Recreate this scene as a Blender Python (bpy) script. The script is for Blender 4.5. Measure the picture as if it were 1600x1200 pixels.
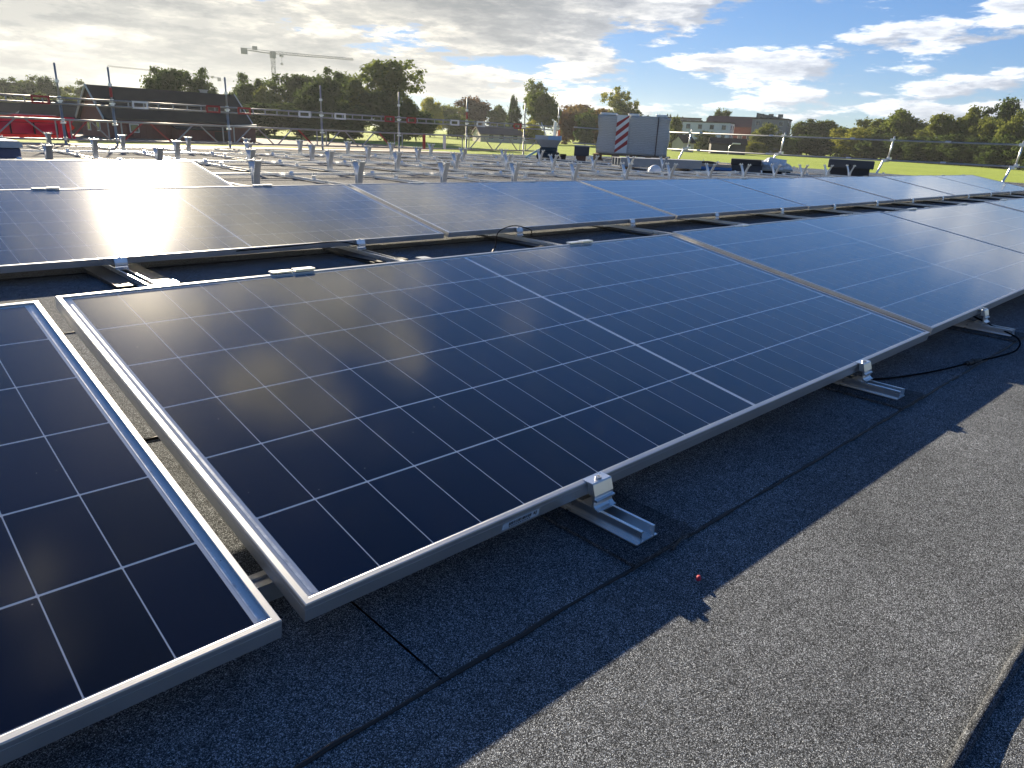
import bpy, bmesh, math, random
from mathutils import Vector, Matrix
R = math.radians
for o in list(bpy.data.objects): bpy.data.objects.remove(o, do_unlink=True)
scene = bpy.context.scene
col = scene.collection

# ------------------------------------------------------------------ camera
YAW, PIT, ROL, FPX = 0.7767, 0.335, 0.0476, 1128.3
CAM = Vector((-0.3697, -0.7378, 0.5901))
fw = Vector((math.sin(YAW)*math.cos(PIT), math.cos(YAW)*math.cos(PIT), -math.sin(PIT)))
rt0 = Vector((math.cos(YAW), -math.sin(YAW), 0)); up0 = rt0.cross(fw)
rt = rt0*math.cos(ROL) + up0*math.sin(ROL); up = -rt0*math.sin(ROL) + up0*math.cos(ROL)
cd = bpy.data.cameras.new('camera'); cam = bpy.data.objects.new('camera', cd); col.objects.link(cam)
cam.matrix_world = Matrix(((rt.x, up.x, -fw.x, CAM.x), (rt.y, up.y, -fw.y, CAM.y), (rt.z, up.z, -fw.z, CAM.z), (0, 0, 0, 1)))
cd.sensor_width = 36; cd.lens = 36*FPX/1600; cd.clip_start = 0.02; cd.clip_end = 6000
scene.camera = cam

# ------------------------------------------------------------------ light
SUN_AZ, SUN_EL = R(18.0), R(16.2)          # azimuth from +Y towards +X
sdir = Vector((math.sin(SUN_AZ)*math.cos(SUN_EL), math.cos(SUN_AZ)*math.cos(SUN_EL), math.sin(SUN_EL)))
sl = bpy.data.lights.new('sun', 'SUN'); sl.energy = 5.0; sl.angle = R(0.53); sl.color = (1.0, 0.855, 0.63)
so = bpy.data.objects.new('sun', sl); col.objects.link(so); so.rotation_euler = (-sdir).to_track_quat('-Z', 'Y').to_euler()
scene.view_settings.view_transform = 'Standard'; scene.view_settings.look = 'None'
scene.view_settings.exposure = 1.5; scene.view_settings.gamma = 1

w = bpy.data.worlds.new('World'); scene.world = w; w.use_nodes = True
nt = w.node_tree; N = nt.nodes; LK = nt.links; N.clear()
def nd(t, **k):
    n = N.new(t)
    for a, b in k.items(): setattr(n, a, b)
    return n
def mth(op, a, b=None, c=None, clamp=False):
    n = nd('ShaderNodeMath', operation=op, use_clamp=clamp)
    for i, v in enumerate((a, b, c)):
        if v is None: continue
        if isinstance(v, (int, float)): n.inputs[i].default_value = v
        else: LK.new(v, n.inputs[i])
    return n.outputs[0]
def rng(v, a, b, c=0.0, d=1.0, smooth=True):
    n = nd('ShaderNodeMapRange', interpolation_type='SMOOTHSTEP' if smooth else 'LINEAR')
    LK.new(v, n.inputs[0])
    for i, x in enumerate((a, b, c, d)): n.inputs[i+1].default_value = x
    return n.outputs[0]
def mixc(f, a, b, blend='MIX'):
    n = nd('ShaderNodeMix', data_type='RGBA', blend_type=blend)
    if isinstance(f, (int, float)): n.inputs[0].default_value = f
    else: LK.new(f, n.inputs[0])
    for i, v in ((6, a), (7, b)):
        if isinstance(v, tuple): n.inputs[i].default_value = (*v, 1)
        else: LK.new(v, n.inputs[i])
    return n.outputs[2]
sky = nd('ShaderNodeTexSky', sky_type='NISHITA'); sky.sun_disc = False; sky.sun_elevation = SUN_EL; sky.sun_rotation = SUN_AZ
sky.altitude = 20; sky.air_density = 0.62; sky.dust_density = 0.05; sky.ozone_density = 2.0
CL_LIT, CL_DARK = 7.2, 2.4
tc = nd('ShaderNodeTexCoord'); sep = nd('ShaderNodeSeparateXYZ'); LK.new(tc.outputs['Generated'], sep.inputs[0])
def layer(scale, detail, rough, off, zs, sunoff=0.0):      # cloud density on the sky sphere, flattened towards the horizon
    mp = nd('ShaderNodeMapping'); LK.new(tc.outputs['Generated'], mp.inputs['Vector'])
    mp.inputs['Location'].default_value = (off[0]+sunoff*sdir.x, off[1]+sunoff*sdir.y, off[2]+sunoff*(0.45)); mp.inputs['Scale'].default_value = (1, 1, zs)
    n = nd('ShaderNodeTexNoise'); n.inputs['Scale'].default_value = scale; n.inputs['Detail'].default_value = detail; n.inputs['Roughness'].default_value = rough
    LK.new(mp.outputs[0], n.inputs['Vector']); return n.outputs['Fac']
CO = (0.37, 1.9, 0.55); ZS = 4.6
d0 = layer(5.8, 10, 0.62, CO, ZS); d1 = layer(5.8, 10, 0.62, CO, ZS, 0.04)
big = layer(1.5, 2, 0.5, (5.1, 0.4, 2.0), 3.0)
dp = nd('ShaderNodeVectorMath', operation='DOT_PRODUCT'); LK.new(tc.outputs['Generated'], dp.inputs[0]); dp.inputs[1].default_value = tuple(sdir)
cosg = dp.outputs['Value']; near = mth('POWER', mth('MAXIMUM', cosg, 0.0), 12.0)
# the cloud deck breaks up away from the sun and overhead
dr = nd('ShaderNodeVectorMath', operation='DOT_PRODUCT'); LK.new(tc.outputs['Generated'], dr.inputs[0]); dr.inputs[1].default_value = (0.766, 0.643, 0)
bias = mth('MULTIPLY_ADD', mth('SUBTRACT', big, 0.5), 0.55, mth('ADD', rng(sep.outputs[2], 0.015, 0.10, 0.015, 0.06), mth('MULTIPLY', rng(sep.outputs[2], 0.13, 0.28, 0.0, -1.0), rng(cosg, 0.75, 0.95, 0.30, 0.12))))
bias = mth('ADD', bias, rng(cosg, 0.72, 0.95, 0.0, 0.04))
cov = mth('ADD', d0, bias); cov1 = mth('ADD', d1, bias)
alpha = rng(cov, 0.49, 0.565)
thick = rng(cov, 0.50, 0.74)
shade = rng(mth('SUBTRACT', cov, cov1), -0.06, 0.07)          # thinner towards the sun: lit rim
litc = mth('MULTIPLY', mth('MULTIPLY_ADD', shade, 0.62, 0.38), mth('SUBTRACT', 1.0, mth('MULTIPLY', thick, 0.72)), clamp=True)
warm = mixc(rng(cosg, 0.70, 0.985), (0.96, 0.98, 1.0), (1.0, 0.89, 0.68))
cl = mixc(1.0, mixc(litc, (0.56, 0.67, 0.90), (1.0, 1.0, 1.0)), warm, 'MULTIPLY')
vm = nd('ShaderNodeVectorMath', operation='SCALE'); LK.new(cl, vm.inputs[0]); LK.new(mth('MULTIPLY', mth('MULTIPLY_ADD', litc, CL_LIT, CL_DARK), mth('MULTIPLY_ADD', near, 0.45, 1.0)), vm.inputs['Scale'])
hs = nd('ShaderNodeHueSaturation'); hs.inputs['Saturation'].default_value = 1.14; LK.new(mixc(1.0, sky.outputs[0], (0.90, 0.98, 1.10), 'MULTIPLY'), hs.inputs['Color'])
bwn = nd('ShaderNodeRGBToBW'); LK.new(hs.outputs[0], bwn.inputs[0]); vs2 = nd('ShaderNodeVectorMath', operation='SCALE'); LK.new(hs.outputs[0], vs2.inputs[0])
LK.new(mth('DIVIDE', 1.32, mth('MULTIPLY_ADD', bwn.outputs[0], 0.20, 1.0)), vs2.inputs['Scale']); skc = vs2.outputs[0]
fin = mixc(mth('MULTIPLY', alpha, rng(sep.outputs[2], 0.0, 0.05, 0.6, 0.96)), skc, vm.outputs[0])
bg = nd('ShaderNodeBackground'); LK.new(fin, bg.inputs[0]); bg.inputs[1].default_value = 0.05
wo = nd('ShaderNodeOutputWorld'); LK.new(bg.outputs[0], wo.inputs[0])

# ------------------------------------------------------------------ helpers
def ray(x, y):
    d = fw + rt*((x-800)/FPX) + up*((600-y)/FPX); return d
def hor(x):                                    # horizon row at a pixel column
    r = ray(x, 0); r2 = ray(x, 400); t = r.z/(r.z-r2.z); return 400*t
def far(x, dist, y=None):                      # a point at a horizontal distance from the viewpoint
    d = ray(x, hor(x) if y is None else y); k = dist/math.hypot(d.x, d.y); return CAM + d*k
GZ = -2.2; BZ = -4.1      # field level, and yard level beside the building
hz_ = lambda x, d, y: far(x, d, y).z-GZ
def gnd(x, dist): p = far(x, dist); return Vector((p.x, p.y, GZ))
def mpp(dist, x=800): return dist/FPX*math.cos(math.atan((x-800)/FPX))   # metres per pixel
MATS = {}
def mat(name, colr, rough=0.6, metal=0.0, spec=0.5, noise=None, bump=None, coat=0):
    if name in MATS: return MATS[name]
    m = bpy.data.materials.new(name); m.use_nodes = True; t = m.node_tree; b = t.nodes['Principled BSDF']
    b.inputs['Base Color'].default_value = (*colr, 1); b.inputs['Roughness'].default_value = rough; b.inputs['Metallic'].default_value = metal
    b.inputs['Specular IOR Level'].default_value = spec; b.inputs['Coat Weight'].default_value = coat
    tcn = t.nodes.new('ShaderNodeTexCoord')
    if noise:
        sc, amt = noise
        n = t.nodes.new('ShaderNodeTexNoise'); n.inputs['Scale'].default_value = sc; n.inputs['Detail'].default_value = 6; n.inputs['Roughness'].default_value = 0.65
        t.links.new(tcn.outputs['Object'], n.inputs['Vector'])
        mr = t.nodes.new('ShaderNodeMapRange'); t.links.new(n.outputs['Fac'], mr.inputs[0]); mr.inputs[1].default_value = 0.25; mr.inputs[2].default_value = 0.75
        mr.inputs[3].default_value = 1-amt; mr.inputs[4].default_value = 1+amt
        h = t.nodes.new('ShaderNodeVectorMath'); h.operation = 'SCALE'; h.inputs[0].default_value = colr; t.links.new(mr.outputs[0], h.inputs['Scale'])
        t.links.new(h.outputs[0], b.inputs['Base Color'])
        mr2 = t.nodes.new('ShaderNodeMapRange'); t.links.new(n.outputs['Fac'], mr2.inputs[0]); mr2.inputs[3].default_value = max(0.02, rough-0.12); mr2.inputs[4].default_value = min(1, rough+0.12)
        t.links.new(mr2.outputs[0], b.inputs['Roughness'])
    if bump:
        sc, st, ds = bump
        n = t.nodes.new('ShaderNodeTexNoise'); n.inputs['Scale'].default_value = sc; n.inputs['Detail'].default_value = 4
        t.links.new(tcn.outputs['Object'], n.inputs['Vector'])
        bp = t.nodes.new('ShaderNodeBump'); bp.inputs['Strength'].default_value = st; bp.inputs['Distance'].default_value = ds
        t.links.new(n.outputs['Fac'], bp.inputs['Height']); t.links.new(bp.outputs[0], b.inputs['Normal'])
    MATS[name] = m; return m

class MB:
    def __init__(s): s.v = []; s.f = []
    def add(s, vs, fs):
        o = len(s.v); s.v += [tuple(v) for v in vs]; s.f += [tuple(i+o for i in f) for f in fs]; return s
    def box(s, a, b, M=None):
        x0, y0, z0 = a; x1, y1, z1 = b
        vs = [Vector(q) for q in ((x0,y0,z0),(x1,y0,z0),(x1,y1,z0),(x0,y1,z0),(x0,y0,z1),(x1,y0,z1),(x1,y1,z1),(x0,y1,z1))]
        if M: vs = [M @ q for q in vs]
        return s.add(vs, [(0,3,2,1),(4,5,6,7),(0,1,5,4),(1,2,6,5),(2,3,7,6),(3,0,4,7)])
    def prism(s, poly, axis, a, b, M=None):          # polygon (two coords) pushed along an axis
        n = len(poly); vs = []
        for t in (a, b):
            for (u, v) in poly:
                q = Vector((t, u, v) if axis == 'X' else (u, t, v) if axis == 'Y' else (u, v, t)); vs.append(M @ q if M else q)
        return s.add(vs, [tuple(range(n))[::-1], tuple(range(n, 2*n))] + [(i, (i+1) % n, n+(i+1) % n, n+i) for i in range(n)])
    def tube(s, pts, r, n=8, cap=True):
        pts = [Vector(p) for p in pts]; rings = []
        rs = r if isinstance(r, (list, tuple)) else [r]*len(pts)
        prev = None
        for i, p in enumerate(pts):
            t = (pts[min(i+1, len(pts)-1)] - pts[max(i-1, 0)]).normalized()
            if prev is None:
                a = Vector((0, 0, 1)) if abs(t.z) < 0.9 else Vector((1, 0, 0)); u = t.cross(a).normalized()
            else: u = (prev - t*prev.dot(t)).normalized()
            prev = u; v = t.cross(u)
            rings.append([p + (u*math.cos(2*math.pi*k/n) + v*math.sin(2*math.pi*k/n))*rs[i] for k in range(n)])
        vs = [q for g in rings for q in g]; fs = []
        for i in range(len(pts)-1):
            for k in range(n): fs.append((i*n+k, i*n+(k+1) % n, (i+1)*n+(k+1) % n, (i+1)*n+k))
        if cap: fs += [tuple(range(n))[::-1], tuple((len(pts)-1)*n+k for k in range(n))]
        return s.add(vs, fs)
    def mesh(s, name, m, smooth=False):
        me = bpy.data.meshes.new(name); me.from_pydata(s.v, [], s.f); me.materials.append(m)
        if smooth: me.polygons.foreach_set('use_smooth', [True]*len(me.polygons))
        bm = bmesh.new(); bm.from_mesh(me); bmesh.ops.recalc_face_normals(bm, faces=bm.faces); bm.to_mesh(me); bm.free()
        return me
    def build(s, name, m, parent=None, smooth=False, bevel=0, loc=None):
        o = bpy.data.objects.new(name, s.mesh(name, m, smooth)); col.objects.link(o)
        if parent: o.parent = parent
        if loc: o.location = loc
        if bevel:
            b = o.modifiers.new('bevel', 'BEVEL'); b.width = bevel; b.segments = 2; b.limit_method = 'ANGLE'
        return o
def link(name, me, parent=None, loc=(0,0,0), rot=None, scl=None):
    o = bpy.data.objects.new(name, me); col.objects.link(o); o.parent = parent; o.location = loc
    if rot: o.rotation_euler = rot
    if scl: o.scale = scl
    return o
def empty(name, loc=(0,0,0), rz=0, rx=0):
    o = bpy.data.objects.new(name, None); col.objects.link(o); o.location = loc; o.rotation_euler = (rx, 0, rz); o.empty_display_size = 0.1; return o
def tag(o, label=None, cat=None, group=None, kind=None):
    if label: o['label'] = label
    if cat: o['category'] = cat
    if group: o['group'] = group
    if kind: o['kind'] = kind
    return o
ORD = 'first second third fourth fifth sixth seventh eighth ninth tenth eleventh twelfth thirteenth fourteenth fifteenth sixteenth seventeenth eighteenth nineteenth twentieth'.split()
rnd = random.Random(7)
# ------------------------------------------------------------------ materials
ALU = mat('aluminium', (0.76, 0.77, 0.78), 0.30, 0.92, noise=(14, 0.06))
FRAME = mat('anodised_frame', (0.60, 0.605, 0.61), 0.42, 0.85, noise=(9, 0.05), bump=(220, 0.03, 0.001))
GALV = mat('galvanised_steel', (0.68, 0.69, 0.70), 0.34, 0.85, noise=(22, 0.16))
SCAF = mat('scaffold_tube', (0.33, 0.34, 0.35), 0.5, 0.6, noise=(9, 0.2))
BLACK = mat('black_rubber', (0.012, 0.012, 0.013), 0.62, noise=(40, 0.3))
CABLE = mat('cable', (0.010, 0.010, 0.011), 0.95, 0, 0.0)
REDP = mat('red_paint', (0.36, 0.040, 0.035), 0.5, noise=(20, 0.2))
WHITEP = mat('white_paint', (0.75, 0.75, 0.73), 0.5, noise=(20, 0.1))

def felt_material(name, tone, amt=1.0):
    m = bpy.data.materials.new(name); m.use_nodes = True; t = m.node_tree; b = t.nodes['Principled BSDF']; L = t.links
    c = t.nodes.new('ShaderNodeTexCoord'); g = t.nodes.new('ShaderNodeNewGeometry')
    v = t.nodes.new('ShaderNodeTexVoronoi'); v.inputs['Scale'].default_value = 950; L.new(g.outputs['Position'], v.inputs['Vector'])
    s = t.nodes.new('ShaderNodeSeparateColor'); L.new(v.outputs['Color'], s.inputs[0])
    cr = t.nodes.new('ShaderNodeValToRGB'); L.new(s.outputs[0], cr.inputs[0])
    e = cr.color_ramp.elements; e[0].position = 0.0; e[0].color = (*[x*0.12 for x in tone], 1); e[1].position = 1; e[1].color = (*[min(.9, x*4.2) for x in tone], 1)
    q = cr.color_ramp.elements.new(0.55); q.color = (*[x*0.60 for x in tone], 1)
    q = cr.color_ramp.elements.new(0.88); q.color = (*[x*1.9 for x in tone], 1)
    n = t.nodes.new('ShaderNodeTexNoise'); n.inputs['Scale'].default_value = 1.7; n.inputs['Detail'].default_value = 7; n.inputs['Roughness'].default_value = 0.7; L.new(g.outputs['Position'], n.inputs['Vector'])
    mr = t.nodes.new('ShaderNodeMapRange'); L.new(n.outputs['Fac'], mr.inputs[0]); mr.inputs[1].default_value = .3; mr.inputs[2].default_value = .7; mr.inputs[3].default_value = 0.74; mr.inputs[4].default_value = 1.24
    n3 = t.nodes.new('ShaderNodeTexNoise'); n3.inputs['Scale'].default_value = 45; n3.inputs['Detail'].default_value = 3; L.new(g.outputs['Position'], n3.inputs['Vector'])
    mr3 = t.nodes.new('ShaderNodeMapRange'); L.new(n3.outputs['Fac'], mr3.inputs[0]); mr3.inputs[1].default_value = .3; mr3.inputs[2].default_value = .7; mr3.inputs[3].default_value = 0.85; mr3.inputs[4].default_value = 1.15
    mm = t.nodes.new('ShaderNodeMath'); mm.operation = 'MULTIPLY'; L.new(mr.outputs[0], mm.inputs[0]); L.new(mr3.outputs[0], mm.inputs[1])
    sc = t.nodes.new('ShaderNodeVectorMath'); sc.operation = 'SCALE'; L.new(cr.outputs[0], sc.inputs[0]); L.new(mm.outputs[0], sc.inputs['Scale']); L.new(sc.outputs[0], b.inputs['Base Color'])
    b.inputs['Roughness'].default_value = 0.9; b.inputs['Specular IOR Level'].default_value = 0.02
    bp = t.nodes.new('ShaderNodeBump'); bp.inputs['Strength'].default_value = 1.0*amt; bp.inputs['Distance'].default_value = 0.0016
    n2 = t.nodes.new('ShaderNodeTexNoise'); n2.inputs['Scale'].default_value = 800; n2.inputs['Detail'].default_value = 2; L.new(g.outputs['Position'], n2.inputs['Vector'])
    a = t.nodes.new('ShaderNodeMath'); a.operation = 'MULTIPLY_ADD'; L.new(v.outputs['Distance'], a.inputs[0]); a.inputs[1].default_value = -0.6; L.new(n2.outputs['Fac'], a.inputs[2])
    L.new(a.outputs[0], bp.inputs['Height']); L.new(bp.outputs[0], b.inputs['Normal'])
    return m
FELT = felt_material('mineral_felt', (0.154, 0.166, 0.182))
PADM = felt_material('felt_pad_surface', (0.085, 0.088, 0.095), 0.8)

# ------------------------------------------------------------------ roof
def rz(x): return -0.078 - 0.004*max(-1.5, min(3.0, x))
TILT = 0.1746; SY = 1.134; LX = 2.382; PITCH = 2.7028; COLP = 2.4165
RX0, RX1, RY0, RY1 = -4.0, 24.0, -3.0, 17.2
roof = empty('roof', (0, 0, 0)); tag(roof, kind='structure', label='flat roof of dark mineral felt laid in lapped strips')
def felt_strip(x0, x1, y0, y1, lift, seed):
    r = random.Random(seed); mb = MB(); xs = [x for x in [x0, -1.5, -.75, 0, .5, 1, 1.5, 2, 2.5, 3.0, 6, 12, 18, x1] if x0 <= x <= x1]
    xs = sorted(set(xs)); fine = []
    for a, b in zip(xs, xs[1:]):
        n = max(1, int((b-a)/(0.08 if b < 4 else 2))); fine += [a+(b-a)*i/n for i in range(n)]
    fine.append(xs[-1]); vs = []; fs = []
    for i, x in enumerate(fine):
        z = rz(x)+lift; j = r.uniform(-1, 1)*.0035
        vs += [(x, y0+j, z-0.008), (x, y0+j, z-0.0015), (x, y0+j+0.003, z), (x, y1+.05, z-.005)]
    n = len(fine)
    for i in range(n-1):
        for k in range(3): fs.append((i*4+k, (i+1)*4+k, (i+1)*4+k+1, i*4+k+1))
    mb.add(vs, fs); return mb.build('felt_strip', FELT, roof)
def bead(y, seed):
    r = random.Random(seed+9); MB().tube([(-2+.05*k, y-.001+r.uniform(-1, 1)*.0022, rz(-2+.05*k)-.0035) for k in range(130)], [.0034+r.uniform(-1, 1)*.0010 for k in range(130)], 6).build('bitumen_bead', BLACK, roof, True)
ys = [RY0, -2.15, -1.15, -0.15, 0.85, 1.85] + [2.85+i for i in range(15)]
for i, (a, b) in enumerate(zip(ys, ys[1:])):
    b = min(b, RY1)
    if a >= RY1: continue
    cut = 0.107 if abs(a+0.15) < .01 else (-1.9 + (i*3.1) % 6)
    felt_strip(cut, RX1, a, b, 0.0, i)
    felt_strip(RX0, cut-0.0025, a, b, -0.0012, i+50)
    if -1.5 < a < 3: bead(a, i)
# deck, walls and edge trim of the building carrying the roof
bd = empty('building', (10, 7, BZ)); tag(bd, 'low building whose flat felt roof carries the solar panels', 'building')
MB().box((RX0-10, RY0-7, 0), (RX1-10, RY1-7, 3.9)).build('wall', mat('brown_brick', (0.16, 0.10, 0.08), .8, noise=(3, .2)), bd)
MB().box((RX1-10, RY0-7, 3.8), (RX1-9.92, RY1-6.92, 3.999)).build('edge_trim', mat('dark_trim', (0.05, 0.05, 0.055), .45, .3), bd)
MB().box((RX0-10, RY1-7, 3.8), (RX1-10, RY1-6.92, 3.999)).build('edge_trim', MATS['dark_trim'], bd)
# raised welt of felt at lower right and small pads
wv = MB(); r_ = random.Random(3); pts = []; rad = []
for i in range(90):
    x = -0.6+i*0.04; pts.append((x, -0.648+r_.uniform(-1, 1)*.0010+0.003*math.sin(x*3), rz(x)+0.0015)); rad.append(0.0074+r_.uniform(-1, 1)*.0007)
wv.tube(pts, rad, 8)
tag(wv.build('felt_welt', felt_material('welt_felt', (0.095, 0.102, 0.115)), None, True), 'raised grey fuzzy ridge of felt crossing the roof in the lower right corner', 'roof seam')

# ------------------------------------------------------------------ solar panels
def glass_mat():
    m = bpy.data.materials.new('solar_glass'); m.use_nodes = True; t = m.node_tree; t.nodes.clear(); L = t.links
    o = t.nodes.new('ShaderNodeOutputMaterial'); mx = t.nodes.new('ShaderNodeMixShader'); tr = t.nodes.new('ShaderNodeBsdfTransparent'); gl = t.nodes.new('ShaderNodeBsdfGlossy'); gl.distribution = 'BECKMANN'
    gl.inputs['Color'].default_value = (1, 1, 1, 1)
    g = t.nodes.new('ShaderNodeNewGeometry'); n = t.nodes.new('ShaderNodeTexNoise'); n.inputs['Scale'].default_value = 330; n.inputs['Detail'].default_value = 2; L.new(g.outputs['Position'], n.inputs['Vector'])
    bp = t.nodes.new('ShaderNodeBump'); bp.inputs['Strength'].default_value = 0.05; bp.inputs['Distance'].default_value = 0.001; L.new(n.outputs['Fac'], bp.inputs['Height']); L.new(bp.outputs[0], gl.inputs['Normal'])
    tr.inputs[0].default_value = (0.98, 0.985, 0.99, 1)
    g2 = t.nodes.new('ShaderNodeBsdfGlossy'); g2.distribution = 'GGX'; g2.inputs['Roughness'].default_value = 0.25; gm = t.nodes.new('ShaderNodeMixShader'); gm.inputs[0].default_value = 0.15; L.new(gl.outputs[0], gm.inputs[1]); L.new(g2.outputs[0], gm.inputs[2])
    # Schlick reflectance, the same from both sides of the thin pane
    gg = t.nodes.new('ShaderNodeNewGeometry'); dt = t.nodes.new('ShaderNodeVectorMath'); dt.operation = 'DOT_PRODUCT'; L.new(gg.outputs['Normal'], dt.inputs[0]); L.new(gg.outputs['Incoming'], dt.inputs[1])
    def mm(op, a, b=None):
        q = t.nodes.new('ShaderNodeMath'); q.operation = op
        for i, x in enumerate((a, b)):
            if x is None: continue
            if isinstance(x, float): q.inputs[i].default_value = x
            else: L.new(x, q.inputs[i])
        return q.outputs[0]
    F = mm('ADD', mm('MULTIPLY', mm('POWER', mm('SUBTRACT', 1.0, mm('ABSOLUTE', dt.outputs['Value'])), 3.5), 0.972), 0.028)
    L.new(F, mx.inputs[0]); L.new(tr.outputs[0], mx.inputs[1]); L.new(gm.outputs[0], mx.inputs[2])
    nr = t.nodes.new('ShaderNodeTexNoise'); nr.inputs['Scale'].default_value = 2.2; nr.inputs['Detail'].default_value = 8; nr.inputs['Roughness'].default_value = .65; nr.inputs['Distortion'].default_value = .8; L.new(g.outputs['Position'], nr.inputs['Vector'])
    rr = t.nodes.new('ShaderNodeMapRange'); L.new(nr.outputs['Fac'], rr.inputs[0]); rr.inputs[1].default_value = .3; rr.inputs[2].default_value = .7; rr.inputs[3].default_value = .085; rr.inputs[4].default_value = .13; L.new(rr.outputs[0], gl.inputs['Roughness'])
    # dust: specks and a thin film
    df = t.nodes.new('ShaderNodeBsdfDiffuse'); df.inputs[0].default_value = (.55, .52, .48, 1)
    v = t.nodes.new('ShaderNodeTexVoronoi'); v.inputs['Scale'].default_value = 42; L.new(g.outputs['Position'], v.inputs['Vector'])
    s = t.nodes.new('ShaderNodeSeparateColor'); L.new(v.outputs['Color'], s.inputs[0])
    rad = t.nodes.new('ShaderNodeMapRange'); L.new(s.outputs[0], rad.inputs[0]); rad.inputs[1].default_value = .70; rad.inputs[2].default_value = 1.0; rad.inputs[3].default_value = 0; rad.inputs[4].default_value = .062
    lt = t.nodes.new('ShaderNodeMath'); lt.operation = 'LESS_THAN'; L.new(v.outputs['Distance'], lt.inputs[0]); L.new(rad.outputs[0], lt.inputs[1])
    n2 = t.nodes.new('ShaderNodeTexNoise'); n2.inputs['Scale'].default_value = 3.0; n2.inputs['Detail'].default_value = 8; n2.inputs['Roughness'].default_value = .7; L.new(g.outputs['Position'], n2.inputs['Vector'])
    mr = t.nodes.new('ShaderNodeMapRange'); L.new(n2.outputs['Fac'], mr.inputs[0]); mr.inputs[1].default_value = .42; mr.inputs[2].default_value = .8; mr.inputs[3].default_value = 0.0; mr.inputs[4].default_value = .009
    a = t.nodes.new('ShaderNodeMath'); a.operation = 'MULTIPLY_ADD'; a.use_clamp = True; L.new(lt.outputs[0], a.inputs[0]); a.inputs[1].default_value = .42; L.new(mr.outputs[0], a.inputs[2])
    m2 = t.nodes.new('ShaderNodeMixShader'); L.new(a.outputs[0], m2.inputs[0]); L.new(mx.outputs[0], m2.inputs[1]); L.new(df.outputs[0], m2.inputs[2])
    L.new(m2.outputs[0], o.inputs[0]); return m
GLASS = glass_mat()
CELL = mat('silicon_cell', (0.0045, 0.0075, 0.024), 0.6, 0, 0.0)
_t = CELL.node_tree; _o = _t.nodes.new('ShaderNodeObjectInfo'); _m = _t.nodes.new('ShaderNodeMapRange'); _t.links.new(_o.outputs['Random'], _m.inputs[0]); _m.inputs[3].default_value = .6; _m.inputs[4].default_value = 1.5
_s = _t.nodes.new('ShaderNodeVectorMath'); _s.operation = 'SCALE'; _s.inputs[0].default_value = (0.0042, 0.0068, 0.022); _t.links.new(_m.outputs[0], _s.inputs['Scale']); _t.links.new(_s.outputs[0], _t.nodes['Principled BSDF'].inputs['Base Color'])
BACK = mat('white_backsheet', (0.78, 0.78, 0.78), 0.8, 0, 0.0)
RIBB = mat('tinned_ribbon', (0.78, 0.79, 0.80), 0.35, 0.5, noise=(60, .35))
def frame_rail_mesh(length):
    # profile (inward, up): outside face at 0
    P = [(0, -.030), (0, -.0100), (.0009, -.0098), (.0009, -.0088), (0, -.0086), (0, -.0016), (.0005, -.0005), (.0016, 0), (.0098, 0), (.0106, -.0004), (.0110, -.0012), (.0110, -.0024),
         (.0016, -.0060), (.0016, -.0284), (.026, -.0284), (.026, -.030)]
    mb = MB(); n = len(P); vs = []
    for s in (0, 1):
        for (u, v) in P: vs.append((u if s == 0 else length-u, u, v))      # mitred ends
    mb.add(vs, [tuple(range(n)), tuple(range(n, 2*n))[::-1]] + [(i, (i+1) % n, n+(i+1) % n, n+i) for i in range(n)])
    return mb.mesh('frame_rail', FRAME)
FR_L, FR_S = frame_rail_mesh(LX), frame_rail_mesh(SY)
CW, CH = 0.0945, 0.1800; GX, GY = 0.0020, 0.0042
MX = (LX - 24*CW - 22*GX - 0.012)/2; MY = (SY - 6*CH - 5*GY)/2
def cell_x(i): return MX + i*(CW+GX) + (0.012-GX if i >= 12 else 0)
def cell_y(j): return MY + j*(CH+GY)
def open_box(mb, a, b):
    x0, y0, z0 = a; x1, y1, z1 = b
    mb.add([(x0,y0,z0),(x1,y0,z0),(x1,y1,z0),(x0,y1,z0),(x0,y0,z1),(x1,y0,z1),(x1,y1,z1),(x0,y1,z1)], [(4,5,6,7),(0,1,5,4),(1,2,6,5),(2,3,7,6),(3,0,4,7)])
# a half cell with small chamfered corners
def cell_prism(mb, x, y):
    c = .0012; poly = [(x+c, y), (x+CW-c, y), (x+CW, y+c), (x+CW, y+CH-c), (x+CW-c, y+CH), (x+c, y+CH), (x, y+CH-c), (x, y+c)]
    n = 8; mb.add([(a, b, -.0048) for a, b in poly] + [(a, b, -.0051) for a, b in poly], [tuple(range(8))] + [(i, i+8, (i+1) % 8+8, (i+1) % 8) for i in range(8)])
mb = MB(); cell_prism(mb, 0, 0); CELLM = mb.mesh('cell', CELL)
mb = MB(); [cell_prism(mb, cell_x(i), cell_y(j)) for i in range(24) for j in range(6)]; GRIDM = mb.mesh('cell_grid', CELL)
mb = MB(); mb.box((.0022, .0022, -.0060), (LX-.0022, SY-.0022, -.0050)); BACKM = mb.mesh('backsheet', BACK)
mb = MB(); open_box(mb, (.0105, .0105, -.0040), (LX-.0105, SY-.0105, -.0026)); GLASSM = mb.mesh('glass_pane', GLASS)
mb = MB(); mb.box((0, .02, -.0052), (.0045, SY-.02, -.0047)); RIBM = mb.mesh('ribbon', RIBB)
def to_px(p):
    d = Vector(p)-CAM; z = d.dot(fw); return (800+FPX*d.dot(rt)/z, 600-FPX*d.dot(up)/z, z)
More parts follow.
